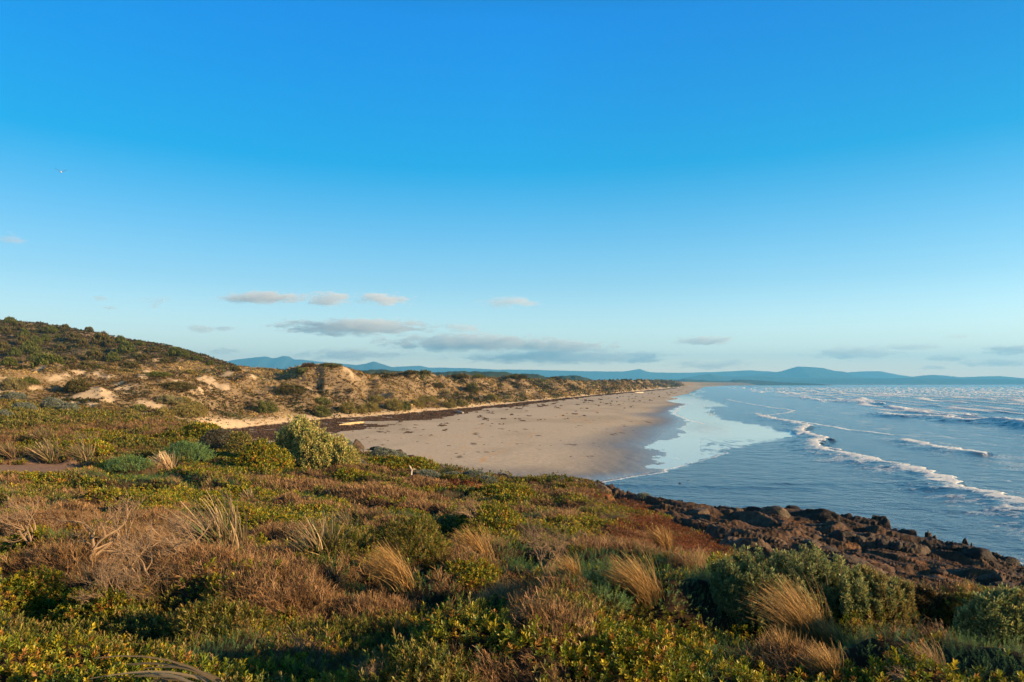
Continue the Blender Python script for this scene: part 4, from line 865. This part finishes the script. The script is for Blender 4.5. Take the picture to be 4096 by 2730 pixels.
# driftwood stump on the headland
x, y, z = hit(411, 480, 10); k_ = y/F; root = empty('driftwood_stump', (x, y, z), 'pale Y-shaped driftwood stump standing on the slope', 'driftwood'); WC_ = (.46, .36, .27)
L_ = []
for pts, rad in (([(0, 0, -.1), (-.02, 0, 4), (.4, 0, 8), (1.2, 0, 10.5)], [1.5, 1.1, 1.0, .9]), ([(1.0, 0, 10), (-.8, .3, 12.5), (-1.8, 0, 15)], [1.0, .9, .5]), ([(1.0, 0, 10.3), (3, .3, 10.9), (5, 0, 10.6)], [.9, .8, .4]), ([(2, 0, .5), (6, -1, 1.6), (10, 0, 3)], [.7, .8, .4]), ([(-.3, 0, 3), (-1.6, 0, 1), (-2.2, 0, -.2)], [.8, .6, .4])):
    V, Fq = tube([np.array([x, y, z])+np.array(q_)*k_*.95 for q_ in pts], [q_*k_ for q_ in rad], 8); L_.append((V, fix(Fq), np.tile(WC_, (len(V), 1))))
V, Fq, Cc = joinb(L_[:3]+L_[4:]); part('trunk', V, Fq, M_WOOD, Cc, root); V, Fq, Cc = joinb(L_[3:4]); part('root', V, Fq, M_WOOD, Cc, root)
# beam and logs on the beach
def beam(label, c0, r0, c1, r1, th, name='driftwood_log', colr=(.62, .42, .20), rag=True):
    h0 = 1.45; p0 = np.array(P(c0, r0, h0)); p1 = np.array(P(c1, r1, h0)); p0[2] = gz(p0[0], p0[1]); p1[2] = gz(p1[0], p1[1]); d = p1-p0; d[2] = 0; Ln = np.linalg.norm(d); d /= Ln; s_ = np.array([-d[1], d[0], 0]); n = 14; V = []; rg = np.random.default_rng(int(c0))
    prof = [(-.5, -.5), (.5, -.5), (.56, 0), (.45, .5), (0, .56), (-.45, .5), (-.56, 0)]; m_ = len(prof)
    for k in range(n):
        t_ = k/(n-1); w_ = th*(.30+.70*sstep(0, .45, np.array(t_)))*(1-.15*(t_ > .97)); cc = p0+(p1-p0)*t_+np.array([0, 0, th*.42+.06*math.sin(t_*3)])
        for a_, b_ in prof: V.append(cc+s_*a_*w_*1.1+np.array([0, 0, 1])*b_*w_+rg.normal(size=3)*th*.03)
    Fq = [[k*m_+j, k*m_+(j+1) % m_, (k+1)*m_+(j+1) % m_, (k+1)*m_+j] for k in range(n-1) for j in range(m_)]
    V.append(p1+np.array([0, 0, th*.42])); V.append(p0+np.array([0, 0, th*.35])); e0 = len(V)-2
    T = [[a2, b2, c2] for a2, b2, c2, d2 in Fq]+[[a2, c2, d2] for a2, b2, c2, d2 in Fq]+[[(n-1)*m_+(j+1) % m_, e0, (n-1)*m_+j] for j in range(m_)]+[[j, e0+1, (j+1) % m_] for j in range(m_)]
    ob = make_mesh(name, V, T, M_WOOD, colr, loc=p0); tag(ob, label, 'driftwood')
beam('big sunlit yellow driftwood beam lying in the dark seaweed', 339, 423.4, 363, 421.3, .46, colr=(.42, .31, .17))
beam('grey driftwood log at the edge of the seaweed, well beyond the yellow beam', 455, 411.2, 463, 412.3, .55, colr=(.38, .33, .28))
beam('small pale driftwood log far along the beach', 568, 398.4, 574, 398.6, .5, colr=(.55, .42, .28))
beam('pale log on the far upper beach close to where the dunes shrink', 635, 392.6, 643, 392.3, .9, colr=(.52, .42, .32))

# ------------------------------------------------------------------ seaweed lumps (stuff) and a few single heaps
n = 110000; yy = 60*(1400/60)**rng.random(n); xx = ip(yy, XT)+rng.uniform(0, 50, n)
u_ = xx/yy; wk = gsample(wrack, xx, yy); k = (rng.random(n) < wk) & (wk > .3) & (np.abs(u_) < .85); xx, yy = xx[k], yy[k]; zz = gsample(ground, xx, yy); m_ = len(xx)
V, Fq, Cc = bundle([p_blob(k, 7, 1, .9, .45) for k in range(5)], np.stack([xx, yy, zz], 1), np.tile([0., 0, 1], (m_, 1))+rng.normal(size=(m_, 3))*.15, rng.random(m_)*6.28, (.10+.20*rng.random(m_))*np.clip(yy/130, .9, 3), np.array([[.075, .042, .026]])*(.6+.9*rng.random((m_, 1))))
ob = make_mesh('seaweed', V, Fq, M_KELP, Cc); tag(ob, 'brown dried seaweed heaped in a band along the top of the beach', 'seaweed', kind='stuff')
HEAPS = [(378, 431.5, 6), (367, 437.7, 5), (482, 424, 5), (421, 435.6, 4.5), (417, 442, 4), (493, 437, 3.5), (502, 443, 3.5), (540, 445.5, 3), (449, 446, 6), (456, 454, 5), (464, 454.4, 4), (493, 451.5, 4), (551, 446, 3), (509, 431, 4), (531, 437, 3), (567, 413.5, 4), (576, 427.5, 3), (561, 440.7, 3), (484, 444.7, 4), (571, 457, 4), (588, 457.3, 4), (518, 415.5, 3), (556, 417, 3), (490, 457, 2.5), (451, 459, 3), (464, 461, 3), (400, 425, 6), (415, 428, 6), (404, 434, 4), (388, 441, 4)]
proto = None
bl = [p_blob(k, 40, 1, .55, .5) for k in range(1)]
for (c, r, wp) in HEAPS:
    x, y, z = hit(c, r, 58); s_ = wp*.36*y/F
    if proto is None:
        V, Fq, Cc = bundle(bl, np.array([[0., 0, 0]]), np.array([[0., 0, 1]]), np.array([0.]), np.array([1.]), np.array([[.06, .036, .024]]))
        o = proto = make_mesh('seaweed_heap', V, Fq, M_KELP, Cc); tag(o, 'small dark heap of dried seaweed lying by itself on open sand', 'seaweed', 'small seaweed heaps on the open sand')
    else: o = proto.copy(); scene.collection.objects.link(o)
    o.location = (x, y, z-.01); o.scale = (s_, s_*.8, s_*.45); o.rotation_euler = (0, 0, rng.random()*6.28)

# ------------------------------------------------------------------ dune and hill scrub (stuff)
lst = []
n = 300000; u_ = rng.uniform(-.86, .28, n); d_ = 88*(2200/88)**rng.random(n); x = u_*d_
isd = gsample(is_dune.astype(float), x, d_); vg = gsample(dveg, x, d_); hz = gsample(hill_zone, x, d_); z = gsample(ground, x, d_)
k = (isd > .8) & (rng.random(n) < .15+.9*vg); x, d_, z, vg, hz = [v[k] for v in (x, d_, z, vg, hz)]; n = len(x)
t1 = fbm(x/11, d_/11, 3, 901); t2 = fbm(x/4, d_/4, 2, 905)
PD = np.array([(.25, .16, .06), (.17, .105, .04), (.11, .10, .03), (.05, .058, .018), (.34, .24, .09), (.075, .05, .025)])
pidx = np.clip(((t1*.6+t2*.4-.25)*2*6+rng.normal(size=n)*1.1), 0, 5).astype(int); order = np.array([4, 0, 1, 5, 2, 3]); cl = PD[order[pidx]]*(.55+.9*sstep(.38, .60, fbm(x/22, d_/22, 3, 911)))[:, None]
HD = np.array([(.060, .040, .020), (.040, .045, .014), (.10, .065, .034), (.025, .030, .010), (.085, .085, .022)]); hc = .8*HD[np.clip((t1*.5+t2*.5-.25)*2*5+rng.normal(size=n)*.9, 0, 4).astype(int)]
cl = cl*(1-hz[:, None])+hc*hz[:, None]; cl = cl*(.55+.9*rng.random((n, 1)))
size = np.clip(1.25*d_/F, .22, 3)*(.6+.8*rng.random(n))*(.8+.9*t1)
up = np.stack([-.25+rng.normal(size=n)*.2, rng.normal(size=n)*.2, np.ones(n)], 1)
V, Fq, Cc = bundle([p_blob(k+60, 9, 1, .75, .8) for k in range(7)], np.stack([x, d_, z-.05], 1), up, rng.random(n)*6.28, size, cl)
ob = make_mesh('dune_scrub', V, Fq, M_SCRUB, Cc); tag(ob, 'golden-brown and olive scrub covering the dunes and the hill', 'scrub', kind='stuff')
# single bushes on the dunes
def dbush(name, label, c, r, wp, hp, colset, seed, group=None, up=True):
    x, y, z = hit(c, r, 86); a_ = wp/2*y/F; h = hp*y/F*(.7 if r < 384 and c > 280 else .9); n = int(np.clip(wp*hp*9, 160, 2600)); rg = np.random.default_rng(seed); root = empty(name, (x, y, z), label, 'bush', group)
    th = rg.random(n)*6.283; cz = rg.random(n)**.8; s_ = np.sqrt(1-cz**2); dv = np.stack([np.cos(th)*s_, np.sin(th)*s_, cz], 1); rad = (1+1.5*(fbm(dv[:, 0]*2.6+seed, dv[:, 1]*2.6+dv[:, 2]*3, 4, seed, .65)-.5))*(1-.35*rg.random(n)**2)
    pos = dv*rad[:, None]*(a_, a_*.8, h)+(x, y+a_*.4, z-.05*h); q_ = .75*y/F
    V, Fq, Cc = bundle(PR['D'][1], pos, dv*.5+np.array([-.1, 0, .9]), th, q_/.032*(.7+.6*rg.random(n)), np.array(colset)[rg.integers(0, len(colset), n)]*(.7+.6*rg.random((n, 1))))
    part('foliage', V, Fq, M_SCRUB, Cc, root)
    V, Fq, Cc = shoots((x, y+a_*.4, z), a_, a_*.8, h*.7, 5, seed, r0=h*.02); part('branches', V, Fq, M_TWIG, Cc, root)
GOLD = [(.29, .23, .07), (.24, .20, .06), (.34, .26, .09), (.17, .16, .055)]; OLIVE = [(.13, .15, .04), (.09, .115, .03), (.17, .17, .05), (.20, .18, .06)]; DARKB = [(.085, .09, .028), (.06, .062, .022), (.12, .105, .038), (.16, .10, .045)]; HGREEN = [(.10, .115, .03), (.07, .09, .022), (.15, .15, .04)]
TOE = [(264, 413.5, 23, 11, OLIVE, 'large olive bush on the lower dune, left of the sandy toe'), (321, 418, 15, 10.5, OLIVE, 'round green bush at the dune foot just above the yellow beam'), (347, 414.5, 17, 11, GOLD, 'golden bush at the dune foot above the right end of the yellow beam'), (361.6, 415, 11, 10, GOLD, 'narrow golden bush touching the seaweed right of the beam'), (370.5, 413, 17, 9, GOLD, 'spreading golden bush third from the round green one'), (394, 411.5, 16, 11, GOLD, 'golden-green bush beside a pale sand hollow'), (405, 412, 10, 9, OLIVE, 'small olive bush touching the one beside the sand hollow'),
 (376.5, 402, 15, 6, GOLD, 'flat golden bush halfway up the dune above the dune-foot bushes'), (321, 405.5, 16, 6, OLIVE, 'flat olive bush above the round green one'), (417, 407.5, 13, 7, GOLD, 'golden bush where the dune foot bends away'), (290, 396, 25, 10, DARKB, 'dark domed bush in shade on the dune flank'),
 (308, 368, 13, 4.5, [(.13, .085, .05), (.10, .07, .04)], 'brown shrub on top of the tallest dune, left of the green one'), (330, 368, 18, 4.5, DARKB+OLIVE, 'green shrub crowning the tallest dune'), (302, 374, 12, 6, OLIVE, 'pale olive shrub on the left shoulder of the tallest dune'),
 (450, 409, 11, 8, GOLD, 'golden bush at the dune foot near the grey log, left of two'), (462, 408, 10, 7, GOLD, 'golden bush at the dune foot near the grey log, right of two'), (427, 405, 20, 6, GOLD, 'long golden bush just behind the dune foot, mid-beach'), (492, 401, 14, 6, GOLD, 'golden bush farther along the dune foot'), (471, 393, 14, 8, OLIVE+DARKB, 'rounded green bush on a dune shoulder'), (437, 389, 12, 5, DARKB, 'dark bush in a dune hollow, mid-distance'),
 (516, 380.5, 20, 5, DARKB, 'dark flat-topped thicket on the skyline of the far dunes'), (460, 379, 14, 4.5, DARKB, 'dark thicket on the skyline, mid-dunes'), (425, 374.5, 10, 4, DARKB+OLIVE, 'dark shrub on the skyline right of the tallest dune'), (411, 375, 14, 3.5, DARKB, 'flat dark shrub on the skyline nearest the tallest dune'), (479, 378.5, 12, 3.5, OLIVE, 'olive shrub on the skyline between two dark thickets'), (555, 380.5, 12, 3, DARKB, 'small dark thicket on the skyline far along the dunes'),
 (187, 418, 30, 14, GOLD, 'largest golden bush on the left dune slope'), (162, 418.5, 18, 9, GOLD, 'golden bush left of the largest one'), (128, 419, 18, 8, GOLD, 'golden bush farthest left of three along the slope'), (103, 412, 26, 8, [(.30, .21, .10), (.25, .18, .08)], 'wide brownish-gold bush on the left slope'), (137, 412, 14, 6, OLIVE, 'olive bush behind two golden ones on the left slope'), (166, 404, 25, 8, [(.28, .24, .12), (.22, .20, .10)], 'grey-gold bush in the gully under the sandy scarp'), (183, 404, 12, 6, GOLD, 'small pale bush right of the grey-gold one'), (10, 390, 22, 13, [(.26, .22, .10), (.20, .17, .08)], 'tall grey-gold bush at the left edge below the hill'), (190, 376, 10, 4, GOLD, 'tiny golden bush on the flat behind the scarp'), (236, 372, 8, 4, DARKB, 'single dark bush where the hill meets the dunes'),
 (153, 377.5, 28, 4.5, HGREEN, 'flat bright green patch shrub on the bench below the hill'), (172, 390, 40, 8, DARKB, 'dark overhanging thicket above the sandy scarp'), (75, 392, 26, 12, DARKB, 'dark thicket in the gully of the scarp'), (20, 385, 26, 6, HGREEN, 'low green shrub at left on the bench below the hill')]
for k, (c, r, wp, hp, cs, lab) in enumerate(TOE): dbush('dune_bush', lab, c, r, wp, hp, cs, 1600+k)
HG = 'dark green bushes scattered over the hillside'
HILL = [(10, 324, 9, 5), (19, 331, 10, 7), (22, 345, 9, 7), (49, 369, 22, 10), (37, 363, 12, 7), (95, 360, 14, 8), (110, 347, 8, 6), (126, 353, 14, 8), (113, 362, 10, 7), (131, 368, 12, 5), (101, 346, 14, 10), (175, 356, 11, 6), (184, 358, 8, 5), (89, 332, 7, 4), (65, 330, 7, 4), (24, 338, 8, 6), (52, 334, 8, 5), (82, 348, 10, 7), (3, 353, 10, 8), (9, 366, 12, 6), (30, 355, 14, 9), (60, 352, 10, 6), (68, 364, 12, 6), (15, 357, 9, 6), (36, 345, 9, 6), (143, 360, 9, 5), (155, 352, 8, 4), (120, 343, 8, 5), (198, 362, 8, 4), (5, 335, 10, 7), (74, 341, 9, 6), (45, 342, 8, 5), (140, 346, 7, 4), (165, 364, 9, 4), (85, 368, 10, 5), (210, 366, 7, 3.5)]
BLAB = ['dark green bush on the hillside, brightest green of its neighbours', 'dark bush on the hillside']
protos = []
for k in range(4):
    rg = np.random.default_rng(1700+k); n = 420; th = rg.random(n)*6.283; cz = rg.random(n)**.8; s_ = np.sqrt(1-cz**2); dv = np.stack([np.cos(th)*s_, np.sin(th)*s_, cz], 1)
    rad = (1+.6*(fbm(dv[:, 0]*2.6+k, dv[:, 1]*2.6+dv[:, 2]*3, 3, k)-.5))*(1-.3*rg.random(n)**2); cs = (HGREEN, DARKB, DARKB, HGREEN)[k]
    V, Fq, Cc = bundle(PR['D'][1], dv*rad[:, None], dv*.5+np.array([0, 0, .7]), th, 5.2*(.7+.6*rg.random(n)), np.array(cs)[rg.integers(0, len(cs), n)]*(.7+.6*rg.random((n, 1))))
    protos.append((V, Fq, Cc))
pob = [None]*4
for k, (c, r, wp, hp) in enumerate(HILL):
    x, y, z = hit(c, r, 150); a_ = wp/2*y/F; h = hp*y/F; q = k % 4
    root = empty('hill_bush', (x, y, z-.15*h), 'dark rounded bush on the side of the big hill, one of many alike', 'bush', HG); root.scale = (a_*1.1, a_, h*1.1)
    if pob[q] is None:
        V, Fq, Cc = protos[q]; pob[q] = make_mesh('foliage', V, Fq, M_SCRUB, Cc, parent=root)
    else: o = pob[q].copy(); scene.collection.objects.link(o); o.parent = root

# ------------------------------------------------------------------ far land
def ridge(name, label, pts, D, width, colr, seed, rough=.03, kindname='structure', base=0.0, trees=0.0):
    cs = np.arange(pts[0][0], pts[-1][0]+.01, .6); rw = ip(cs, pts); H = (HR-rw)/F*D+EYE
    H = H+(fbm(cs/3.1, cs*0, 3, seed)-.5)*rough*D/F*20*.3; nt_ = 36; t_ = np.linspace(-1, 1, nt_)
    T, Cg = np.meshgrid(t_, cs); Hh = H[:, None]*np.clip(1-np.abs(T), 0, 1)**1.15; Xg = (Cg-CX)/F*D+T*0; Yg = D+T*width
    er = ridged(Xg/(width*.35), Yg/(width*.5), 4, seed+3)-.6; Hh = Hh+er*H[:, None]*.28*np.clip(1-np.abs(T), 0, 1)*np.clip(np.abs(T)*3.0, 0, 1)
    if trees: Hh = Hh+(fbm(Xg/14, Yg/14, 2, seed+8)-.5)*trees*(np.abs(T) < .8)
    Hh = Hh-3*(np.abs(T) > .97)
    cc = np.array(colr)*(.75+.5*fbm(Xg/(width*.2), Yg/(width*.2), 3, seed+5))[..., None]
    ob = make_mesh(name, np.stack([Xg, Yg, Hh+base], -1), gridfaces(len(cs), nt_), M_FAR, cc.reshape(-1, 3), smooth=True); tag(ob, label, kind=kindname); return ob
ridge('mountain_range', 'blue mountain range far behind the dunes on the left', [(205, 366), (237, 358.5), (266, 355.7), (273, 357.5), (279, 356.5), (284, 354.8), (289, 355.5), (293, 358.5), (304, 359), (320, 361), (340, 363), (357, 364.5), (372, 368), (400, 376)], 14500, 1500, (.05, .065, .05), 2001)
ridge('mountain', 'pointed blue peak behind the dunes with a low shoulder to its left', [(318, 372), (336, 363.5), (342, 362.8), (357, 364.6), (366, 363), (374, 360.4), (381, 363), (393, 366.8), (415, 371), (440, 376)], 13200, 1100, (.05, .065, .05), 2011)
ridge('mountain_range', 'long low blue range fading along the horizon in the middle', [(380, 368), (393, 366.4), (420, 365.2), (429, 367), (462, 367.4), (496, 369), (529, 369.2), (574, 370.4), (601, 371), (623, 371), (632, 369.8), (639, 368.5), (644, 370), (650, 371.8), (675, 372.4), (710, 371.7), (734, 370.6), (750, 369.8), (769, 371), (800, 374), (830, 380)], 15800, 900, (.05, .065, .05), 2021)
ridge('mountain', 'broad blue mountain, the highest point across the bay', [(715, 379), (740, 376), (760, 374), (782, 370.8), (792, 367.6), (798.6, 366), (806, 366.3), (821.6, 367.3), (832.7, 370), (844, 371.4), (860, 376.6), (880, 380)], 13800, 1300, (.05, .065, .05), 2031)
ridge('mountain_range', 'pale low range just right of the broad mountain', [(825, 376), (845, 372.4), (861, 371), (879, 370.6), (898, 374.6), (915, 377), (940, 380)], 15800, 900, (.05, .065, .05), 2041)
ridge('mountain_range', 'blue hills across the bay at the right', [(895, 379), (910, 377.4), (920, 375.5), (933, 374.4), (948.7, 375.8), (961, 377), (983.7, 376.2), (999.6, 375.8), (1024, 378.2), (1060, 377), (1120, 379), (1180, 377)], 13000, 1000, (.05, .065, .05), 2051)
ridge('distant_hills', 'small pointed hill between the dunes and the broad mountain', [(640, 379), (680, 378.5), (697, 375.5), (709, 373.5), (716, 374.6), (724, 376.5), (760, 376), (800, 378), (850, 377.5), (900, 378.5), (930, 379)], 11500, 900, (.055, .065, .045), 2061)
ridge('distant_hills', 'low wooded shore across the bay', [(780, 381), (830, 379.6), (860, 379), (910, 377.8), (960, 379), (1024, 379.2), (1100, 379), (1190, 378)], 10600, 900, (.05, .06, .04), 2071, trees=12)
# pale strip of beach under the far shore
q1 = [P(cc_, 384.95) for cc_ in np.linspace(800, 1195, 60)]; V = []
for (x_, y_, _) in q1: V += [(x_, y_-40, -.3), (x_, y_+60, 4.0), (x_, y_+400, 4.0)]
make_far = make_mesh('far_beach', V, [[k*3+j, k*3+j+3, k*3+j+4, k*3+j+1] for k in range(59) for j in range(2)], M_FAR, (.55, .47, .38)); tag(make_far, 'thin pale beach along the far shore of the bay', kind='structure')
ridge('wooded_ridge', 'dark green wooded ridge right behind the tallest dune', [(338, 376), (348, 371.5), (355, 370), (365, 369.6), (384, 369), (402, 370.5), (420, 373), (434, 377)], 1500, 160, (.045, .055, .022), 2081, trees=4)
ridge('wooded_ridge', 'long dark green wooded ridge behind the middle dunes', [(415, 377), (433, 372.3), (448, 371.2), (462, 370.6), (475, 371), (490, 371), (507, 372), (516, 373.6), (538, 374), (545, 376.5), (556, 379)], 1800, 180, (.045, .055, .022), 2091, trees=5)
ridge('wooded_ridge', 'farthest green wooded ridge behind the dunes', [(535, 379), (549, 377.2), (560, 375.8), (574, 375), (582, 376.2), (590, 378.8), (600, 380.5)], 2300, 200, (.05, .06, .025), 2101, trees=5)
ridge('distant_dunes', 'low wooded dunes where the beach curls round the bay', [(655, 382), (674, 380.6), (683, 379), (690, 379.2), (697, 380), (702, 379.5), (711, 380.6), (728, 380.8), (734, 379.5), (745, 379.5), (761, 380.6), (785, 382.4), (800, 383), (820, 384)], 5900, 260, (.06, .065, .035), 2111, trees=7)

# ------------------------------------------------------------------ gulls
def loft(pts, rad, n=10, sq=1.0):
    V, Fq = tube(pts, rad, n); V = np.array(V); return V, fix(Fq)
def gull(label, x, y, z, yaw, flying=False, s=1.0):
    root = empty('gull', (x, y, z), label, 'gull', None); c, s_ = math.cos(yaw), math.sin(yaw); R = np.array([[c, s_, 0], [-s_, c, 0], [0, 0, 1]])
    def add(nm, V, Fq, colr): return make_mesh(nm, (np.array(V)*s)@R, Fq, M_FEATHER, colr, parent=root, smooth=True)
    W_ = (.80, .78, .74); G_ = (.10, .10, .11); K_ = (.02, .02, .02)
    b0 = 0 if flying else .22
    if flying: pts = [(-.30, 0, 0), (-.22, 0, .0), (-.1, 0, 0), (.05, 0, 0), (.16, 0, .02), (.22, 0, .03), (.28, 0, .03), (.31, 0, .02)]; rad = [.02, .045, .075, .085, .06, .045, .045, .02]
    else: pts = [(-.30, 0, .20), (-.2, 0, .20), (-.08, 0, .21), (.05, 0, .22), (.13, 0, .27), (.15, 0, .33), (.19, 0, .37), (.235, 0, .365)]; rad = [.015, .05, .08, .085, .055, .04, .048, .02]
    V, Fq = loft(pts, rad); add('body', V, Fq, W_)
    hx, hz = (.31, .02) if flying else (.23, .36); V, Fq = loft([(hx-.01, 0, hz), (hx+.03, 0, hz), (hx+.06, 0, hz-.015)], [.016, .013, .004], 6); add('beak', V, Fq, (.6, .35, .05))
    for sd_ in (-1, 1):
        if flying:
            n = 9; V = []
            for k in range(n):
                t_ = k/(n-1); yy_ = sd_*(.05+.62*t_); zz_ = .05+(.36*t_ if sd_ > 0 else .30*t_**1.5)+.0; ch = .17*(1-t_**2.2)+.02; xf = .08-.10*t_*t_
                V += [(xf, yy_, zz_+.01), (xf-ch*.5, yy_, zz_+.03), (xf-ch, yy_, zz_), (xf-ch*.5, yy_, zz_-.005)]
            Fq = [[k*4+j, k*4+(j+1) % 4, (k+1)*4+(j+1) % 4, (k+1)*4+j] for k in range(n-1) for j in range(4)]; Fq.append([(n-1)*4+j for j in range(4)])
            cc = np.array([W_ if (i//4) < 2 and i % 4 == 0 else (G_ if (i//4) < 6 else K_) for i in range(len(V))]); add('wing', V, Fq, cc)
        else:
            V, Fq = loft([(.08, sd_*.065, .25), (-.05, sd_*.08, .24), (-.2, sd_*.055, .215), (-.36, sd_*.015, .20)], [.03, .045, .03, .006], 8); add('wing', V, Fq, G_)
            V, Fq = loft([(.0, sd_*.03, .16), (.0, sd_*.03, .08), (.0, sd_*.03, .005)], [.009, .007, .008], 5); lg = add('leg', V, Fq, (.5, .35, .1))
            V, Fq = loft([(-.01, sd_*.03, .006), (.05, sd_*.04, .006)], [.008, .012], 5); fo = add('foot', V, Fq, (.5, .35, .1)); fo.parent = lg
    return root
d = 96.; gull('white gull with dark wings gliding alone high in the blue sky', (61-CX)/F*d, d, EYE+(HR-172)/F*d, math.radians(115), True, 1.12)
for (c, r, yaw, lab) in ((704, 405.6, 10, 'gull standing apart on the wet sand, farther from the camera than the other two'), (709.5, 413.9, 170, 'left gull of the two standing side by side on the mirror-like wet sand'), (713.6, 414.2, 10, 'right gull of the two standing side by side on the mirror-like wet sand')):
    x, y, _ = P(c, r); gull(lab, x, y, .0, math.radians(yaw), False, 1.35)

# ------------------------------------------------------------------ clouds: real volumes far beyond the haze
def cloud_mat(dens, seed):
    m, t, N, L = mat_new('cloud_vapour'); o = N('ShaderNodeOutputMaterial'); p = N('ShaderNodeVolumePrincipled')
    tc = N('ShaderNodeTexCoord'); ge = N('ShaderNodeNewGeometry')
    ln = N('ShaderNodeVectorMath'); ln.operation = 'LENGTH'; L(tc.outputs['Object'], ln.inputs[0])
    no = N('ShaderNodeTexNoise'); no.inputs['Scale'].default_value = .0022; no.inputs['Detail'].default_value = 7; no.inputs['Roughness'].default_value = .62
    mp = N('ShaderNodeMapping'); mp.inputs['Location'].default_value = (seed*1300., 0, 0); mp.inputs['Scale'].default_value = (.7, .7, 2.4); L(ge.outputs['Position'], mp.inputs[0]); L(mp.outputs[0], no.inputs['Vector'])
    s1 = N('ShaderNodeMath'); s1.operation = 'MULTIPLY_ADD'; s1.inputs[1].default_value = -.34; L(ln.outputs['Value'], s1.inputs[0]); L(no.outputs[0], s1.inputs[2])
    mr = N('ShaderNodeMapRange'); mr.inputs[1].default_value = .27; mr.inputs[2].default_value = .36; mr.inputs[4].default_value = dens; L(s1.outputs[0], mr.inputs[0])
    L(mr.outputs[0], p.inputs['Density']); p.inputs['Color'].default_value = (.98, .98, .99, 1); p.inputs['Anisotropy'].default_value = .2
    L(p.outputs[0], o.inputs['Volume']); return m
CM = [cloud_mat(.0019, 1), cloud_mat(.0008, 2), cloud_mat(.0011, 3)]
CL = [(264, 297.7, 86, 13, 0, 'long mauve-grey cloud, highest of the left group'), (331, 299.3, 46, 14, 0, 'middle cloud of three in the upper row'), (382, 299.3, 56, 13, 0, 'right cloud of three in the upper row with a pinkish top'), (509, 301.5, 56, 12, 1, 'faint pink wisp right of the upper row'),
 (355, 327, 140, 17, 0, 'long blue-grey cloud with a bright bump, in the second row'), (463.5, 328, 38, 13, 2, 'small cloud at the right end of the second row'), (470, 343, 160, 18, 0, 'large cloud with sunlit white tops above the wooded ridges'), (565, 347, 90, 16, 0, 'right shoulder of the large sunlit cloud bank'), (560, 357, 190, 15, 2, 'lowest flat cloud bank over the middle horizon'), (641, 359, 40, 12, 0, 'bright white puff at the right end of the low bank'),
 (200, 329, 24, 9, 2, 'small grey cloud above the end of the hill, left of its twin'), (224, 328, 22, 6, 2, 'thin grey cloud right of its small twin'), (156.7, 302, 22, 12, 1, 'small pink cloud left of the upper row'), (221, 350.6, 36, 9, 1, 'faint cloud above the hill slope'), (351, 355, 110, 13, 1, 'pale bank resting on the left mountains'),
 (13, 239, 22, 12, 1, 'faint pink wisp high at the left edge'), (100, 298, 14, 5, 2, 'tiny grey cloud left, upper of two'), (111, 307.6, 11, 5, 2, 'tiny grey cloud left, lower of two'), (701, 340.6, 56, 10, 0, 'single small cloud above the vanishing beach'),
 (857, 353, 86, 16, 1, 'broad soft cloud above the broad mountain'), (912, 347, 56, 8, 1, 'thin wisp right of the broad soft cloud'), (1015, 349.6, 66, 10, 0, 'grey cloud at the right edge of the picture'), (944, 359, 44, 7, 2, 'small grey streak low at the right'), (1000, 363, 84, 8, 2, 'long grey streak low at the right edge'), (933, 368, 32, 5, 2, 'lowest thin streak at the right'), (958, 336, 28, 5, 1, 'tiny pink wisp at the right'), (713, 365, 84, 10, 1, 'pale haze-like bank behind the vanishing beach')]
Vi, Fi = ICO2
for k, (c, r, wp, hp, mi, lab) in enumerate(CL):
    Dc = 24000.+900*(k % 5); x = (c-CX)/F*Dc; z = EYE+(HR-r)/F*Dc; me = make_mesh('cloud', Vi, Fi, CM[mi]); me.location = (x, Dc, z); me.scale = (wp*.70*Dc/F, wp*.30*Dc/F+300, hp*.62*Dc/F); tag(me, lab, 'cloud')

# ------------------------------------------------------------------ haze
mh, t, N, L = mat_new('haze_air'); o = N('ShaderNodeOutputMaterial'); p = N('ShaderNodeVolumePrincipled'); p.inputs['Density'].default_value = 9e-5; p.inputs['Color'].default_value = (.15, .55, .93, 1); p.inputs['Anisotropy'].default_value = .1
L(p.outputs[0], o.inputs['Volume'])
b0, b1 = np.array([-16000, -400, -5.0]), np.array([16000, 17500, 760.])
V = [(x, y, z) for z in (b0[2], b1[2]) for y in (b0[1], b1[1]) for x in (b0[0], b1[0])]
hz_ = make_mesh('haze', V, [[0, 2, 3, 1], [4, 5, 7, 6], [0, 1, 5, 4], [2, 6, 7, 3], [0, 4, 6, 2], [1, 3, 7, 5]], mh); tag(hz_, 'thin blue sea haze filling the bay', 'haze', kind='stuff')
